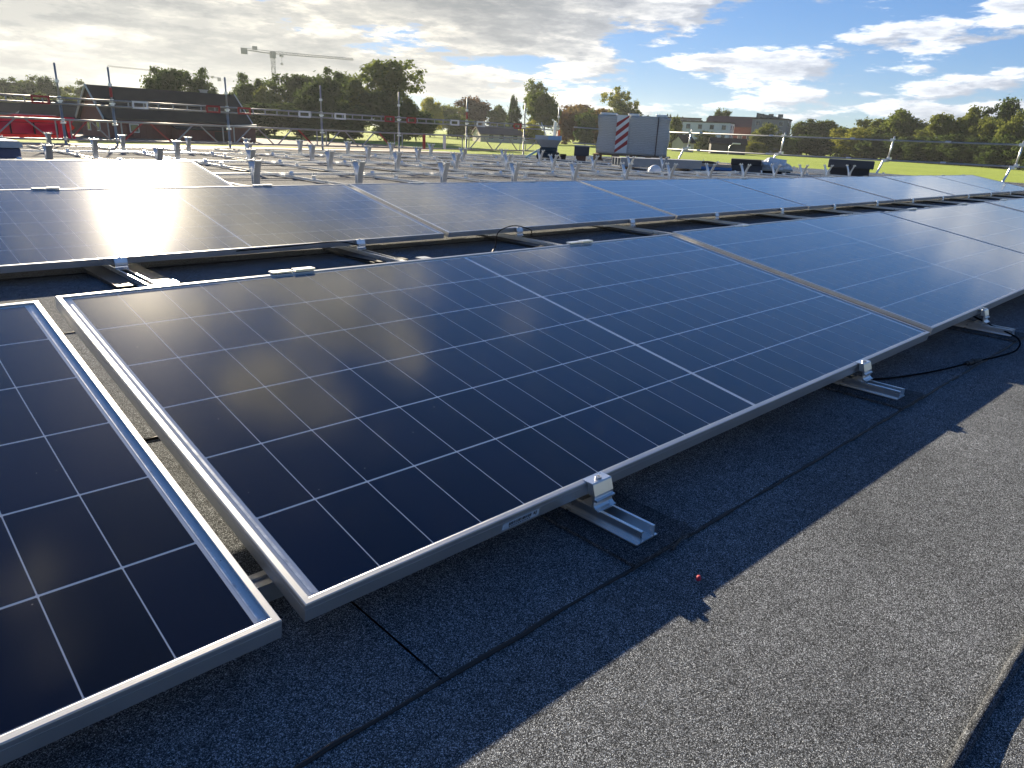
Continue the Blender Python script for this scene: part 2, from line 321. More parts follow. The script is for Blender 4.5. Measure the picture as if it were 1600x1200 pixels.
def panel(k, j, label, detail, dz=0.0, dy=0.0, dx=0.0, group=None, tw=0.0):
    e = empty('solar_panel', (j*COLP+dx, k*PITCH+dy, dz), tw, TILT)
    tag(e, label, 'solar panel', group)
    link('frame_rail', FR_L, e); link('frame_rail', FR_L, e, (LX, SY, 0), (0, 0, math.pi))
    link('frame_rail', FR_S, e, (LX, 0, 0), (0, 0, math.pi/2)); link('frame_rail', FR_S, e, (0, SY, 0), (0, 0, -math.pi/2))
    link('backsheet', BACKM, e); link('glass_pane', GLASSM, e)
    for x in (MX-.0105, LX-MX+.006): link('ribbon', RIBM, e, (x, 0, 0))
    if detail:
        for a in range(24):
            for b in range(6):
                cx, cy = cell_x(a), cell_y(b)
                q = to_px((j*COLP+dx+cx+CW/2, k*PITCH+(cy+CH/2)*math.cos(TILT), (cy+CH/2)*math.sin(TILT)))
                if q[2] > 0.05 and -200 < q[0] < 1800 and -100 < q[1] < 1400: link('cell', CELLM, e, (cx, cy, 0))
    else: tag(link('cell_grid', GRIDM, e), kind='stuff')
    return e
panel(0, -1, 'solar panel cut off by the left edge in the foreground', True, dz=-.005, dy=-.002, dx=0.0005)
P1 = panel(0, 0, 'large dark solar panel in the middle foreground with barcode sticker on its frame', True)
panel(0, 1, 'blue solar panel in the front row, right of the large middle one', True, dz=.008, dy=.004)
RL = {2: 'third', 3: 'fourth', 4: 'fifth', 5: 'sixth', 6: 'seventh'}
panel(0, 2, 'front row solar panel cut by the right edge, second right of the large middle one', True)
panel(0, 3, 'front row solar panel at the far right edge, farthest of its row in view', False, dz=.002)
panel(1, -1, 'second row solar panel at the left edge, mostly outside the picture', False)
panel(1, 0, 'second row solar panel with the lower sun glare across it', True)
panel(1, 1, 'pale blue solar panel in the second row, first right of the glare', True, dz=.003)
for j in range(2, 7):
    panel(1, j, 'blue solar panel in the second row, %s right of the glaring one' % ORD[j-1], False, dz=.002*(j % 3))
panel(2, -1, 'third row solar panel reaching out of the left edge', False)
panel(2, 0, 'third row solar panel with the brightest sun glare, last of its row', False)
# barcode sticker on the middle panel's front frame
st = MB(); st.box((.352, -.0006, -.0255), (.437, -.0001, -.0125)).build('sticker', mat('sticker_paper', (.40, .47, .56), .5), P1)
bc = MB(); x = .366; r_ = random.Random(5)
while x < .418:
    wd = r_.choice((.0008, .0014, .0022)); bc.box((x, -.0010, -.0200), (x+wd, -.0004, -.0140)); x += wd+r_.choice((.0008, .0012, .0018))
for i in range(12): bc.box((.367+i*.0042, -.0010, -.0236), (.3695+i*.0042, -.0004, -.0216))
bc.box((.4235, -.001, -.0195), (.4265, -.0004, -.0140)); bc.box((.4285, -.001, -.0215), (.4305, -.0004, -.0135))
bc.build('barcode', mat('print_black', (.01, .012, .02), .6), P1)

# ------------------------------------------------------------------ mounting rails, clamps, posts
XN = lambda n: 0.581 + 1.2083*n
def channel_mesh(L0):
    mb = MB(); w_ = .020; h = .024
    poly = [(-.030, 0), (.030, 0), (.030, .0022), (w_, .0022), (w_, h-.001), (w_-.0005, h), (w_-.006, h), (w_-.006, h-.004), (w_-.0042, h-.004), (w_-.0042, h-.002), (w_-.0022, h-.002), (w_-.0022, .0024),
            (-w_+.0022, .0024), (-w_+.0022, h-.002), (-w_+.0042, h-.002), (-w_+.0042, h-.004), (-w_+.006, h-.004), (-w_+.006, h), (-w_+.0005, h), (-w_, h-.001), (-w_, .0022), (-.030, .0022)]
    mb.prism(poly, 'Y', 0, L0); return mb.mesh('channel', ALU)
mb = MB()   # end clamp: stepped extrusion seen from the side (y, z)
prof = [(.010, .0024), (-.014, .0024), (-.016, .0004), (-.0225, -.020), (-.0225, -.026), (-.028, -.027), (-.028, -.030), (-.022, -.031), (-.021, -.035), (-.022, -.040), (-.026, -.044), (-.032, -.046), (-.032, -.049), (-.022, -.049), (-.018, -.044), (-.0175, -.030), (-.0175, -.020), (-.006, -.020), (-.004, -.004), (-.001, 0.0008), (.010, .0008)]
mb.prism(prof, 'X', -.026, .026); CLAMPM = mb.mesh('front_clamp', ALU)
def hexbolt(r, h, hole):
    mb = MB(); n = 12
    o = [(r*math.cos(2*math.pi*i/n), r*math.sin(2*math.pi*i/n)) for i in range(n)]; q = [(hole*math.cos(2*math.pi*i/n), hole*math.sin(2*math.pi*i/n)) for i in range(n)]
    vs = [(a, b, 0) for a, b in o] + [(a, b, h) for a, b in o] + [(a, b, h) for a, b in q] + [(a, b, h*.3) for a, b in q]; fs = []
    for i in range(n):
        k = (i+1) % n; fs += [(i, k, n+k, n+i), (n+i, n+k, 2*n+k, 2*n+i), (2*n+i, 2*n+k, 3*n+k, 3*n+i)]
    fs.append(tuple(range(3*n, 4*n))); mb.add(vs, fs); return mb.mesh('bolt', GALV)
BOLTM = hexbolt(.0062, .0045, .0034)
mb = MB(); mb.prism([(-.04, 0), (.04, 0), (.04, .003), (.014, .003), (.012, .012), (.012, .034), (.030, .040), (.030, .044), (-.030, .044), (-.030, .040), (-.012, .034), (-.012, .012), (-.014, .003), (-.04, .003)], 'Y', -.028, .028); BRKM = mb.mesh('bracket', ALU)
mb = MB()   # rear clamp plate on the upper frame edge
mb.box((-.065, -.010, 0), (-.004, .016, .004)); mb.box((.002, -.012, .0), (.062, .016, .006)); mb.box((-.06, .004, -.03), (.055, .016, 0)); RCLM = mb.mesh('rear_clamp', ALU)
def arm_mesh(sg):
    # one prong of the V post: channel section bending outwards
    mb = MB(); H = .262; W = .034; seg = 7; vs = []; fs = []
    for i in range(seg+1):
        t = i/seg; z = .002+H*t; y = sg*(.012 + .075*t*t); wd = W*(1-.12*t)+(.006 if i == seg else 0); th = .016
        vs += [(-wd, y-th*.5, z), (wd, y-th*.5, z), (wd, y+th*.5, z), (-wd, y+th*.5, z)]
    for i in range(seg):
        for k in range(4): fs.append((i*4+k, i*4+(k+1) % 4, (i+1)*4+(k+1) % 4, (i+1)*4+k))
    fs += [(3, 2, 1, 0), (seg*4, seg*4+1, seg*4+2, seg*4+3)]; mb.add(vs, fs)
    yt = sg*.087; mb.box((-.046, yt-.022, .262), (.046, yt+.022, .270))
    return mb.mesh('prong', GALV)
ARM = {1: arm_mesh(1), -1: arm_mesh(-1)}
mb = MB(); mb.box((-.040, -.05, 0), (.040, .05, .004)); mb.box((-.036, -.020, .004), (.036, .020, .022)); FOOTM = mb.mesh('post_foot', GALV)
mb = MB(); mb.tube([(0, 0, -.004), (0, 0, .001), (0, 0, .002), (0, 0, .010), (0, 0, .011), (0, 0, .020)], [.006, .006, .011, .011, .006, .006], 6); HEADM = mb.mesh('post_bolt', GALV)
mb = MB(); mb.box((-.075, -.21, 0), (.105, .23, .006)); PADME = mb.mesh('felt_pad', PADM)
mb = MB(); mb.box((-.10, -.24, 0), (.12, .26, .014)); SLABM = mb.mesh('black_slab', BLACK)  # thin black slab laid flat along the rails and beside the posts
YEND = 16.3
NR = range(-2, 19)
for idx, n in enumerate(NR):
    x = XN(n); y0 = -.125; y1 = YEND
    if n > 14: y0 = 5.2
    e = empty('base_rail', (x, y0, rz(x)))
    where = ('ending at the front clamp near the barcode sticker' if n == 0 else 'with its end by the black cable connector' if n == 1 else 'running back across the roof, %s rail from the left' % ORD[idx] if idx < 20 else 'running back across the roof, last rail on the right')
    tag(e, 'silver aluminium base rail %s' % where, 'mounting rail', 'base rails of the panel mounting')
    link('channel', channel_mesh(y1-y0), e, (0, 0, .0095))
    for k in range(6):
        fy = k*PITCH-y0; zz = -rz(x)
        if fy < 0: continue
        fin = (k < 2 and n <= 13) or (k == 2 and n <= 1)
        pad = (k == 0 and n in (0, 1, 2, 3))
        if pad: link('felt_pad', PADME, e, (0, fy+.055, .0015))
        elif k == 1 and n < 14: link('black_slab', SLABM, e, (0, fy-.05, 0))
        if k < 2 and n > 13: continue
        if k == 2 and n > 14: pass
        c = link('front_clamp', CLAMPM, e, (0, fy + (0 if fin else .002), zz + (.0 if fin else -.004)), (0 if not fin else 0, 0, 0))
        link('bolt', BOLTM, c, (0, -.006, .0028))
        MBs = MB().box((-.024, -.018, .030), (.024, .012, zz-.050 if zz-.050 > .034 else .036)); MBs.build('clamp_base', ALU, e, loc=(0, fy, 0))
        if k > 0: link('bracket', BRKM, e, (0, fy-.58, .031))
        # rear support
        ry = fy+1.118
        if fin:
            if n <= 13 and (k < 2): link('rear_clamp', RCLM, e, (0, ry, zz+.198))
            continue
        if k >= 2:
            if k == 2 and n > 14: continue
            if k == 5 and n > 9: continue
            if k == 4 and n > 10: continue
            if k == 3 and n > 11: continue
            v = empty('rear_post', (0, ry, .033)); v.parent = e
            link('post_foot', FOOTM, v)
            for s in (1, -1):
                link('prong', ARM[s], v)
                for bx in (-.036, .036): link('post_bolt', HEADM, v, (bx, s*.087, .27))
            link('black_slab', SLABM, e, (.02, ry+.30, 0)); link('black_slab', SLABM, e, (-.01, ry-.42, 0))
# cross beams running along the rows
mb = MB()
def xbeam(k, x0, x1, label):
    e = empty('cross_beam', (x0, k*PITCH+.135, 0)); tag(e, label, 'cross beam', 'cross beams along the rows')
    m = MB(); poly = [(-.018, -.030), (-.018, 0), (-.006, 0), (-.006, -.004), (.006, -.004), (.006, 0), (.018, 0), (.018, -.030)]
    m.prism(poly, 'X', 0, x1-x0); o = m.build('beam', ALU, e); o.location = (0, 0, -.0315 if k < 2 else -.030)
    for i in range(int((x1-x0)/2.4)):
        MB().box((-.03, -.021, -.034), (.03, .021, -.0)).build('splice', GALV, e, loc=(1.3+i*2.4, 0, -.028))
xbeam(0, -2.3, 9.5, 'aluminium beam under the front row, showing between the two foreground panels')
xbeam(3, 2.5, 15.5, 'long silver beam lying across the rails nearest behind the second panel row')
xbeam(4, 1.5, 13.5, 'long silver beam across the rails, second behind the panels')
xbeam(5, 1.2, 12.0, 'long silver beam across the rails, farthest behind the panels')

# ------------------------------------------------------------------ cables, connector, pebble
def smooth_path(p, n=10):
    p = [Vector(q) for q in p]; out = []
    for i in range(len(p)-1):
        a, b, c, d = p[max(i-1, 0)], p[i], p[i+1], p[min(i+2, len(p)-1)]
        for s in range(n):
            t = s/n; out.append(0.5*((2*b)+(c-a)*t+(2*a-5*b+4*c-d)*t*t+(3*b-a-3*c+d)*t**3))
    return out+[p[-1]]
e = empty('panel_cable', (1.85, .05, rz(2))); tag(e, 'black cable with plug connector curling on the roof by the right front clamp', 'cable')
zr = .006
MB().tube(smooth_path([(-.25, .12, .02), (-.02, -.02, zr+.01), (.12, -.075, zr), (.32, -.14, zr), (.52, -.185, zr+.002)]), .003, 6).build('lead', CABLE, e, True)
MB().tube(smooth_path([(.60, -.20, zr+.003), (.72, -.225, zr), (.90, -.245, zr), (1.06, -.21, zr+.01), (1.16, -.10, .025), (1.14, -.02, .055), (1.06, .04, .075), (.96, .10, .06)]), .003, 6).build('lead', CABLE, e, True)
c = MB(); a = Vector((.51, -.183, zr+.003)); b = Vector((.61, -.202, zr+.004))
for t0, t1, rr in ((0, .12, .006), (.12, .45, .0085), (.45, .52, .0105), (.52, .62, .0075), (.62, .9, .0085), (.9, 1.0, .006)): c.tube([a.lerp(b, t0), a.lerp(b, t1)], rr, 10)
c.build('connector', BLACK, e)
e = empty('row_cable', (2.0, 2.2, rz(2.2))); tag(e, 'black cable looping out from under the second row near its first panel joint', 'cable')
MB().tube(smooth_path([(-.4, .35, .04), (-.28, .12, .02), (-.1, -.02, .006), (.15, -.06, .006), (.42, .12, .008), (.60, .28, .03), (.75, .42, .085), (.92, .46, .11), (1.05, .44, .08), (1.08, .46, .04)]), .0032, 6).build('lead', CABLE, e, True)
MB().tube([(.42, .12, .008), (.52, .21, .018)], .008, 8).build('connector', BLACK, e)
e = empty('rail_cable', (.62, 2.6, rz(.6))); tag(e, 'short black cable hanging from the second row front clamp left of the loop', 'cable')
MB().tube(smooth_path([(1.1, .0, .07), (.95, -.02, .10), (.7, .03, .085), (.5, .1, .07), (.3, .2, .05)]), .0032, 6).build('lead', CABLE, e, True)
bm = bmesh.new(); bmesh.ops.create_icosphere(bm, subdivisions=2, radius=.0046)
for v in bm.verts: v.co.x *= 1.35; v.co *= 1+rnd.uniform(-.12, .12)
me = bpy.data.meshes.new('berry'); bm.to_mesh(me); bm.free(); me.materials.append(mat('berry_red', (.42, .02, .05), .7)); me.polygons.foreach_set('use_smooth', [True]*len(me.polygons))
tag(link('berry', me, None, (.560, -.243, rz(.55)+.004), (0, 0, .4)), 'tiny red berry lying on the shaded felt near the sunlit edge', 'berry')
m = MB(); m.tube(smooth_path([(.60, -.165, .003), (.65, -.150, .006), (.695, -.125, .004)]), .0022, 5)
tag(m.build('bitumen_strip', BLACK, None, loc=(0, 0, rz(.6))), 'thin black bitumen sliver beside the front clamp pad', 'scrap')
for i, (x, y) in enumerate(((2.55, 2.44), (3.05, 2.15))):
    m = MB(); m.box((-.04, -.004, 0), (.04, .004, .003)); o = m.build('zip_tie', WHITEP, None, loc=(x, y, rz(x)+.001)); o.rotation_euler = (0, 0, .3+i)
    tag(o, ('pale strip of scrap lying below the cable loop between the rows', 'pale strip of scrap nearer the right in the row gap')[i], 'scrap')

# ------------------------------------------------------------------ ground
def ground_mat():
    m = bpy.data.materials.new('grass_field'); m.use_nodes = True; t = m.node_tree; b = t.nodes['Principled BSDF']; L = t.links
    g = t.nodes.new('ShaderNodeNewGeometry'); n = t.nodes.new('ShaderNodeTexNoise'); n.inputs['Scale'].default_value = .05; n.inputs['Detail'].default_value = 9; n.inputs['Roughness'].default_value = .7; L.new(g.outputs['Position'], n.inputs['Vector'])
    r = t.nodes.new('ShaderNodeValToRGB'); L.new(n.outputs['Fac'], r.inputs[0]); e = r.color_ramp.elements
    e[0].position = .3; e[0].color = (.13, .19, .022, 1); e[1].position = .72; e[1].color = (.24, .29, .035, 1)
    n4 = t.nodes.new('ShaderNodeTexNoise'); n4.inputs['Scale'].default_value = .35; n4.inputs['Detail'].default_value = 8; n4.inputs['Roughness'].default_value = .75; L.new(g.outputs['Position'], n4.inputs['Vector'])
    m4 = t.nodes.new('ShaderNodeMapRange'); L.new(n4.outputs['Fac'], m4.inputs[0]); m4.inputs[1].default_value = .3; m4.inputs[2].default_value = .7; m4.inputs[3].default_value = .62; m4.inputs[4].default_value = 1.25
    s4 = t.nodes.new('ShaderNodeVectorMath'); s4.operation = 'SCALE'; L.new(r.outputs[0], s4.inputs[0]); L.new(m4.outputs[0], s4.inputs['Scale']); L.new(s4.outputs[0], b.inputs['Base Color']); b.inputs['Roughness'].default_value = .9; b.inputs['Specular IOR Level'].default_value = .1
    b.inputs['Sheen Weight'].default_value = .3; b.inputs['Sheen Tint'].default_value = (.6, .75, .2, 1)
    n2 = t.nodes.new('ShaderNodeTexNoise'); n2.inputs['Scale'].default_value = 2.5; n2.inputs['Detail'].default_value = 5; L.new(g.outputs['Position'], n2.inputs['Vector'])
    bp = t.nodes.new('ShaderNodeBump'); bp.inputs['Strength'].default_value = .8; bp.inputs['Distance'].default_value = .3; L.new(n2.outputs['Fac'], bp.inputs['Height']); L.new(bp.outputs[0], b.inputs['Normal'])
    return m
g = MB(); rings = [(0, BZ), (42, BZ), (50, BZ+.25), (62, BZ+1.2), (72, GZ-.15), (80, GZ), (400, GZ), (5000, GZ)]; vs = []; fs = []; ns = 64
for (r0, z0) in rings: vs += [(10+r0*math.cos(2*math.pi*i/ns), 7+r0*math.sin(2*math.pi*i/ns), z0) for i in range(ns)]
for q in range(len(rings)-1):
    for i in range(ns): fs.append((q*ns+i, q*ns+(i+1) % ns, (q+1)*ns+(i+1) % ns, (q+1)*ns+i))
g.add(vs, fs[ns:]+[tuple(range(ns, 2*ns))])
tag(g.build('ground', ground_mat()), kind='structure')
d = MB(); pl = [gnd(x, dd) for x, dd in ((-160, 96), (640, 96), (690, 110), (620, 122), (520, 132), (400, 134), (-200, 140))]
d.add([(p.x, p.y, GZ+.02) for p in pl], [tuple(range(len(pl)))])
tag(d.build('dirt_ground', mat('bare_earth', (.085, .062, .048), .9, noise=(.3, .3), bump=(1.5, .6, .2))), kind='structure')

# ------------------------------------------------------------------ trees
def leaf_mat(name, c0, c1, trans=.45):
    c0 = tuple(x*1.8 for x in c0); c1 = tuple(x*1.8 for x in c1)
    m = bpy.data.materials.new(name); m.use_nodes = True; t = m.node_tree; t.nodes.clear(); L = t.links
    o = t.nodes.new('ShaderNodeOutputMaterial'); d = t.nodes.new('ShaderNodeBsdfDiffuse'); tr = t.nodes.new('ShaderNodeBsdfTranslucent'); mx = t.nodes.new('ShaderNodeMixShader'); mx.inputs[0].default_value = trans
    g = t.nodes.new('ShaderNodeNewGeometry'); n = t.nodes.new('ShaderNodeTexNoise'); n.inputs['Scale'].default_value = .55; n.inputs['Detail'].default_value = 6; L.new(g.outputs['Position'], n.inputs['Vector'])
    oi = t.nodes.new('ShaderNodeObjectInfo'); a = t.nodes.new('ShaderNodeMath'); a.operation = 'MULTIPLY_ADD'; L.new(g.outputs['Random Per Island'], a.inputs[0]); a.inputs[1].default_value = .45; L.new(n.outputs['Fac'], a.inputs[2])
    b = t.nodes.new('ShaderNodeMath'); b.operation = 'MULTIPLY_ADD'; L.new(oi.outputs['Random'], b.inputs[0]); b.inputs[1].default_value = .35; L.new(a.outputs[0], b.inputs[2])
    r = t.nodes.new('ShaderNodeValToRGB'); L.new(b.outputs[0], r.inputs[0]); e = r.color_ramp.elements; e[0].position = .35; e[0].color = (*c0, 1); e[1].position = 1.15 if False else 1.0; e[1].color = (*c1, 1)
    L.new(r.outputs[0], d.inputs[0]); L.new(r.outputs[0], tr.inputs[0]); L.new(d.outputs[0], mx.inputs[1]); L.new(tr.outputs[0], mx.inputs[2]); L.new(mx.outputs[0], o.inputs[0]); return m
LEAF = {'green': leaf_mat('leaf_green', (.030, .050, .012), (.085, .105, .022)), 'dark': leaf_mat('leaf_dark', (.018, .032, .012), (.050, .070, .020)),
        'olive': leaf_mat('leaf_olive', (.042, .058, .014), (.105, .118, .026)), 'autumn': leaf_mat('leaf_autumn', (.062, .052, .014), (.14, .095, .024)), 'brown': leaf_mat('leaf_brown', (.040, .024, .014), (.085, .048, .022)), 'lime': leaf_mat('leaf_lime', (.070, .090, .014), (.21, .20, .030))}
BARK = mat('bark', (.06, .045, .035), .9, noise=(2, .3))
def crown_mesh(seed, kind, shape='round', n_cl=70, per=70, leaf=.055):
    # unit crown: height 1 (z 0..1), radius .5
    r = random.Random(seed); mb = MB(); lobes = []
    for i in range(9):
        a = r.uniform(0, 2*math.pi); zz = r.uniform(.25, .85); rr = r.uniform(.10, .30)
        lobes.append((Vector((math.cos(a)*rr, math.sin(a)*rr, zz)), r.uniform(.16, .27)))
    lobes.append((Vector((0, 0, .55)), .36))
    vs = []; fs = []
    for c in range(n_cl):
        if shape == 'cone':
            z = r.random()**1.3*.98+.02; a = r.uniform(0, 6.283); rr = (1-z)*.46*r.uniform(.65, 1.08)+.02; ctr = Vector((math.cos(a)*rr, math.sin(a)*rr, z)); cr = .055+.05*(1-z)
        elif shape == 'column':
            z = r.random(); a = r.uniform(0, 6.283); rr = .42*math.sin(math.pi*min(1, .12+.80*z))**.7*r.uniform(.7, 1.05); ctr = Vector((math.cos(a)*rr, math.sin(a)*rr, z)); cr = .10
        else:
            lc, lr = r.choice(lobes); dv = Vector((r.gauss(0, 1), r.gauss(0, 1), r.gauss(0, 1)+.25)).normalized(); ctr = lc + dv*lr*r.uniform(.72, 1.06); cr = r.uniform(.05, .10) if shape != 'airy' else r.uniform(.04, .075)
            if shape == 'bush': ctr.z = max(.03, ctr.z*1.15-.12)
        for q in range(per):
            dv = Vector((r.gauss(0, 1), r.gauss(0, 1), r.gauss(0, .75))); p = ctr + dv*cr*.62
            if p.z < 0: p.z = -p.z
            s = leaf*r.uniform(.55, 1.15)
            nn = (dv.normalized()+Vector((r.uniform(-1, 1), r.uniform(-1, 1), r.uniform(-.2, 1.2)))).normalized(); u = nn.orthogonal().normalized(); ang = r.uniform(0, 6.28); u = (Matrix.Rotation(ang, 3, nn) @ u); v = nn.cross(u)
            o = len(vs); vs += [p-u*s*.5, p+v*s*.28, p+u*s*.5, p-v*s*.28]; fs.append((o, o+1, o+2, o+3))
    me = bpy.data.meshes.new('crown'); me.from_pydata([tuple(v) for v in vs], [], fs); me.materials.append(LEAF[kind]); return me
def trunk_mesh(seed, bare=.2):
    r = random.Random(seed); mb = MB(); mb.tube([(0, 0, -.02), (.005, .004, .2), (0, .01, .5), (.01, 0, .8)], [.030, .024, .017, .006], 7)
    for i in range(7):
        a = r.uniform(0, 6.28); z = .22+.07*i; L_ = r.uniform(.2, .34)
        mb.tube([(0, 0, z), (math.cos(a)*L_*.5, math.sin(a)*L_*.5, z+.10), (math.cos(a)*L_, math.sin(a)*L_, z+.22)], [.012, .008, .003], 5)
    return mb.mesh('trunk', BARK)
TRK = [trunk_mesh(i) for i in range(3)]
CR = {}
def crown(kind, shape, v):
    k = (kind, shape, v)
    if k not in CR:
        n_cl, per, lf = {'round': (150, 70, .066), 'airy': (80, 60, .058), 'cone': (80, 50, .07), 'column': (70, 70, .10), 'bush': (150, 70, .072)}[shape]
        CR[k] = crown_mesh(hash((kind, shape)) % 1000*0 + sum(map(ord, kind+shape))*7+v, kind, shape, n_cl, per, lf)
    return CR[k]
TREES = []
def tree(x, ytop, wpx, dist, kind, shape='round', label=None, group=None, name='tree', low=.12, v=None):
    p = gnd(x, dist); top = far(x, dist, ytop).z; h = top-GZ; wd = wpx*mpp(dist, x)*1.06
    e = empty(name, p, rnd.uniform(0, 6.28)); TREES.append(e)
    v = len(TREES) % 3 if v is None else v
    c = link('crown', crown(kind, shape, v), e, (0, 0, h*low), None, (wd, wd, h*(1-low)*1.02))
    link('trunk', TRK[len(TREES) % 3], e, (0, 0, 0), None, (max(2.5, h*.9)*.8, max(2.5, h*.9)*.8, h))
    tag(e, label, 'tree' if name != 'bush' else 'bush', group); return e
G1 = 'low wood behind the houses on the left'
for i, (x, y, ww, k) in enumerate(((-30, 124, 60, 'dark'), (12, 122, 62, 'dark'), (48, 128, 60, 'green'), (82, 126, 40, 'dark'), (108, 134, 50, 'olive'), (134, 136, 46, 'green'), (160, 140, 40, 'olive'))):
    tree(x, y, ww, 270+(i % 3)*15, k, 'bush', 'green tree in the wood behind the houses on the left, %s from the left edge' % ORD[i], G1, low=.02)
for i, (x, y, ww) in enumerate(((10, 150, 70), (60, 152, 70), (115, 152, 70), (-30, 150, 60))):
    tree(x, y, ww, 230, 'green' if i % 2 else 'olive', 'bush', 'lower bush in front of the left wood, %s of its row' % ORD[i], G1, low=0, name='bush')
tree(258, 110, 66, 150, 'dark', 'round', 'dark rounded tree rising behind the red barn, left of a pair')
tree(303, 113, 60, 152, 'dark', 'round', 'dark tree behind the red barn, right of a pair')
tree(333, 138, 50, 150, 'dark', 'bush', 'dark low tree behind the right end of the red barn', low=.03)
G2 = 'big trees beyond the scaffold'
tree(372, 142, 40, 190, 'dark', 'bush', 'dark tree left of the crane mast, lowest of the group', G2, low=.03)
tree(402, 124, 62, 175, 'dark', 'round', 'dark tree standing in front of the crane mast', G2, low=.03)
tree(428, 140, 52, 165, 'olive', 'round', 'paler olive tree just right below the crane mast', G2, low=.03)
tree(478, 122, 86, 172, 'dark', 'round', 'broad dark tree right of the crane, left of the domed one', G2, low=.03)
tree(512, 118, 84, 150, 'dark', 'round', 'dark domed tree behind a scaffold post', G2, low=.02)
tree(556, 128, 66, 165, 'green', 'round', 'mid green tree between the domed tree and the tallest tree', G2, low=.02)
tree(604, 102, 96, 160, 'green', 'round', 'tallest green tree beyond the scaffold with sky showing through its top', G2, low=.16, v=1)
tree(600, 150, 110, 156, 'dark', 'bush', 'dark undergrowth tree below the tallest tree', G2, low=0)
tree(540, 165, 110, 146, 'dark', 'bush', 'dark shrub mass below the domed tree', G2, low=0, name='bush')
tree(470, 170, 120, 146, 'dark', 'bush', 'dark shrub mass left of the domed tree', G2, low=0, name='bush')
tree(405, 165, 100, 150, 'dark', 'bush', 'dark shrub mass beside the small brick shed', G2, low=0, name='bush')
tree(650, 168, 60, 165, 'dark', 'bush', 'dark shrub right of the tallest tree', G2, low=0, name='bush')
G3 = 'trees in the middle distance'
for (x, y, ww, dd, k, s, l) in (
    (672, 157, 44, 260, 'lime', 'round', 'sunlit yellow green tree right of the tallest tree'), (700, 160, 46, 280, 'olive', 'round', 'olive tree with autumn tints left of the house'),
    (742, 154, 66, 290, 'brown', 'bush', 'dark reddish brown tree behind the house gable'), (715, 185, 50, 240, 'green', 'bush', 'low green tree at the house gable'),
    (780, 172, 40, 285, 'green', 'bush', 'green tree behind the house roof'), (801, 155, 15, 250, 'dark', 'column', 'narrow dark columnar tree behind the house'), (803, 172, 24, 245, 'dark', 'column', 'dark cypress shaped tree at the foot of the columnar one'),
    (836, 122, 44, 265, 'green', 'airy', 'tall tree with a small high crown above the hopper'), (850, 151, 62, 230, 'green', 'round', 'sunlit green tree right behind the hopper'), (830, 190, 40, 215, 'lime', 'bush', 'yellow green bush left of the hopper'),
    (896, 170, 48, 300, 'autumn', 'bush', 'orange brown autumn tree between hopper and wrapped pallet'), (885, 176, 36, 235, 'brown', 'bush', 'dark brown tree just right of the hopper'), (915, 178, 40, 225, 'green', 'bush', 'green tree left of the wrapped pallet'),
    (938, 176, 38, 235, 'autumn', 'bush', 'yellow autumn tree beside the wrapped pallet'), (966, 138, 52, 270, 'lime', 'airy', 'tall airy tree above the wrapped pallet'), (968, 172, 56, 265, 'green', 'bush', 'lower half of trees behind the wrapped pallet'),
    (925, 172, 90, 330, 'brown', 'bush', 'far brownish trees behind the autumn ones'), (1000, 184, 60, 300, 'green', 'bush', 'green tree behind the right side of the wrapped pallet')):
    tree(x, y, ww, dd, k, s, l, G3, low=.30 if s == 'airy' else .02)
for i in range(16):
    x = 1000+i*9+rnd.uniform(-3, 3); tree(x, 176+rnd.uniform(0, 9)+i*.6, 13, 420, 'dark', 'cone', 'small dark spruce on the skyline right of the airy tree, %s from the left' % ORD[i], 'spruces on the skyline', low=.03)
G4 = 'trees among the far buildings'
for (x, y, ww, dd, k, s, l) in (
    (1054, 188, 22, 235, 'olive', 'column', 'slim olive tree just right of the wrapped pallet'), (1098, 203, 40, 225, 'olive', 'bush', 'round olive bush in front of the white building'),
    (1124, 174, 26, 300, 'green', 'round', 'tree top over the red roof'), (1192, 196, 46, 238, 'olive', 'bush', 'sunlit bush in front of the grey block, left one'), (1176, 222, 40, 232, 'lime', 'bush', 'sunlit low bush left of the grey block, lower one'), (1222, 214, 50, 236, 'green', 'bush', 'green bush in front of the grey block, right one'),
    (1262, 194, 60, 275, 'green', 'bush', 'green tree right of the grey block'), (1300, 193, 54, 280, 'green', 'bush', 'green tree second right of the grey block'), (1250, 215, 60, 252, 'dark', 'bush', 'dark shrub by the field path, left one'), (1290, 216, 50, 252, 'dark', 'bush', 'dark shrub by the field path, right one')):
    tree(x, y, ww, dd, k, s, l, G4, low=.0)
G5 = 'edge of the wood on the right'
for i, (x, y, ww, k, dd) in enumerate(((1322, 198, 52, 'lime', 172), (1352, 190, 66, 'olive', 182), (1392, 182, 66, 'green', 178), (1425, 182, 64, 'olive', 180), (1460, 184, 60, 'olive', 172), (1494, 172, 62, 'olive', 178), (1528, 178, 56, 'olive', 172), (1550, 168, 58, 'dark', 184), (1582, 180, 60, 'olive', 172), (1616, 182, 66, 'olive', 176), (1660, 180, 66, 'green', 176))):
    tree(x, y, ww, 258-(x-1320)*.17+(dd-172), k, 'bush', 'wood edge tree on the right, %s from its left end' % ORD[i], G5, low=0.0)
for i in range(10):
    x = 1335+i*34; tree(x, 214+rnd.uniform(-6, 6), 66, 246-(x-1320)*.17, 'dark' if i else 'lime', 'bush', 'dark undergrowth bush along the right wood edge, %s from its left end' % ORD[i], G5, low=0, name='bush')

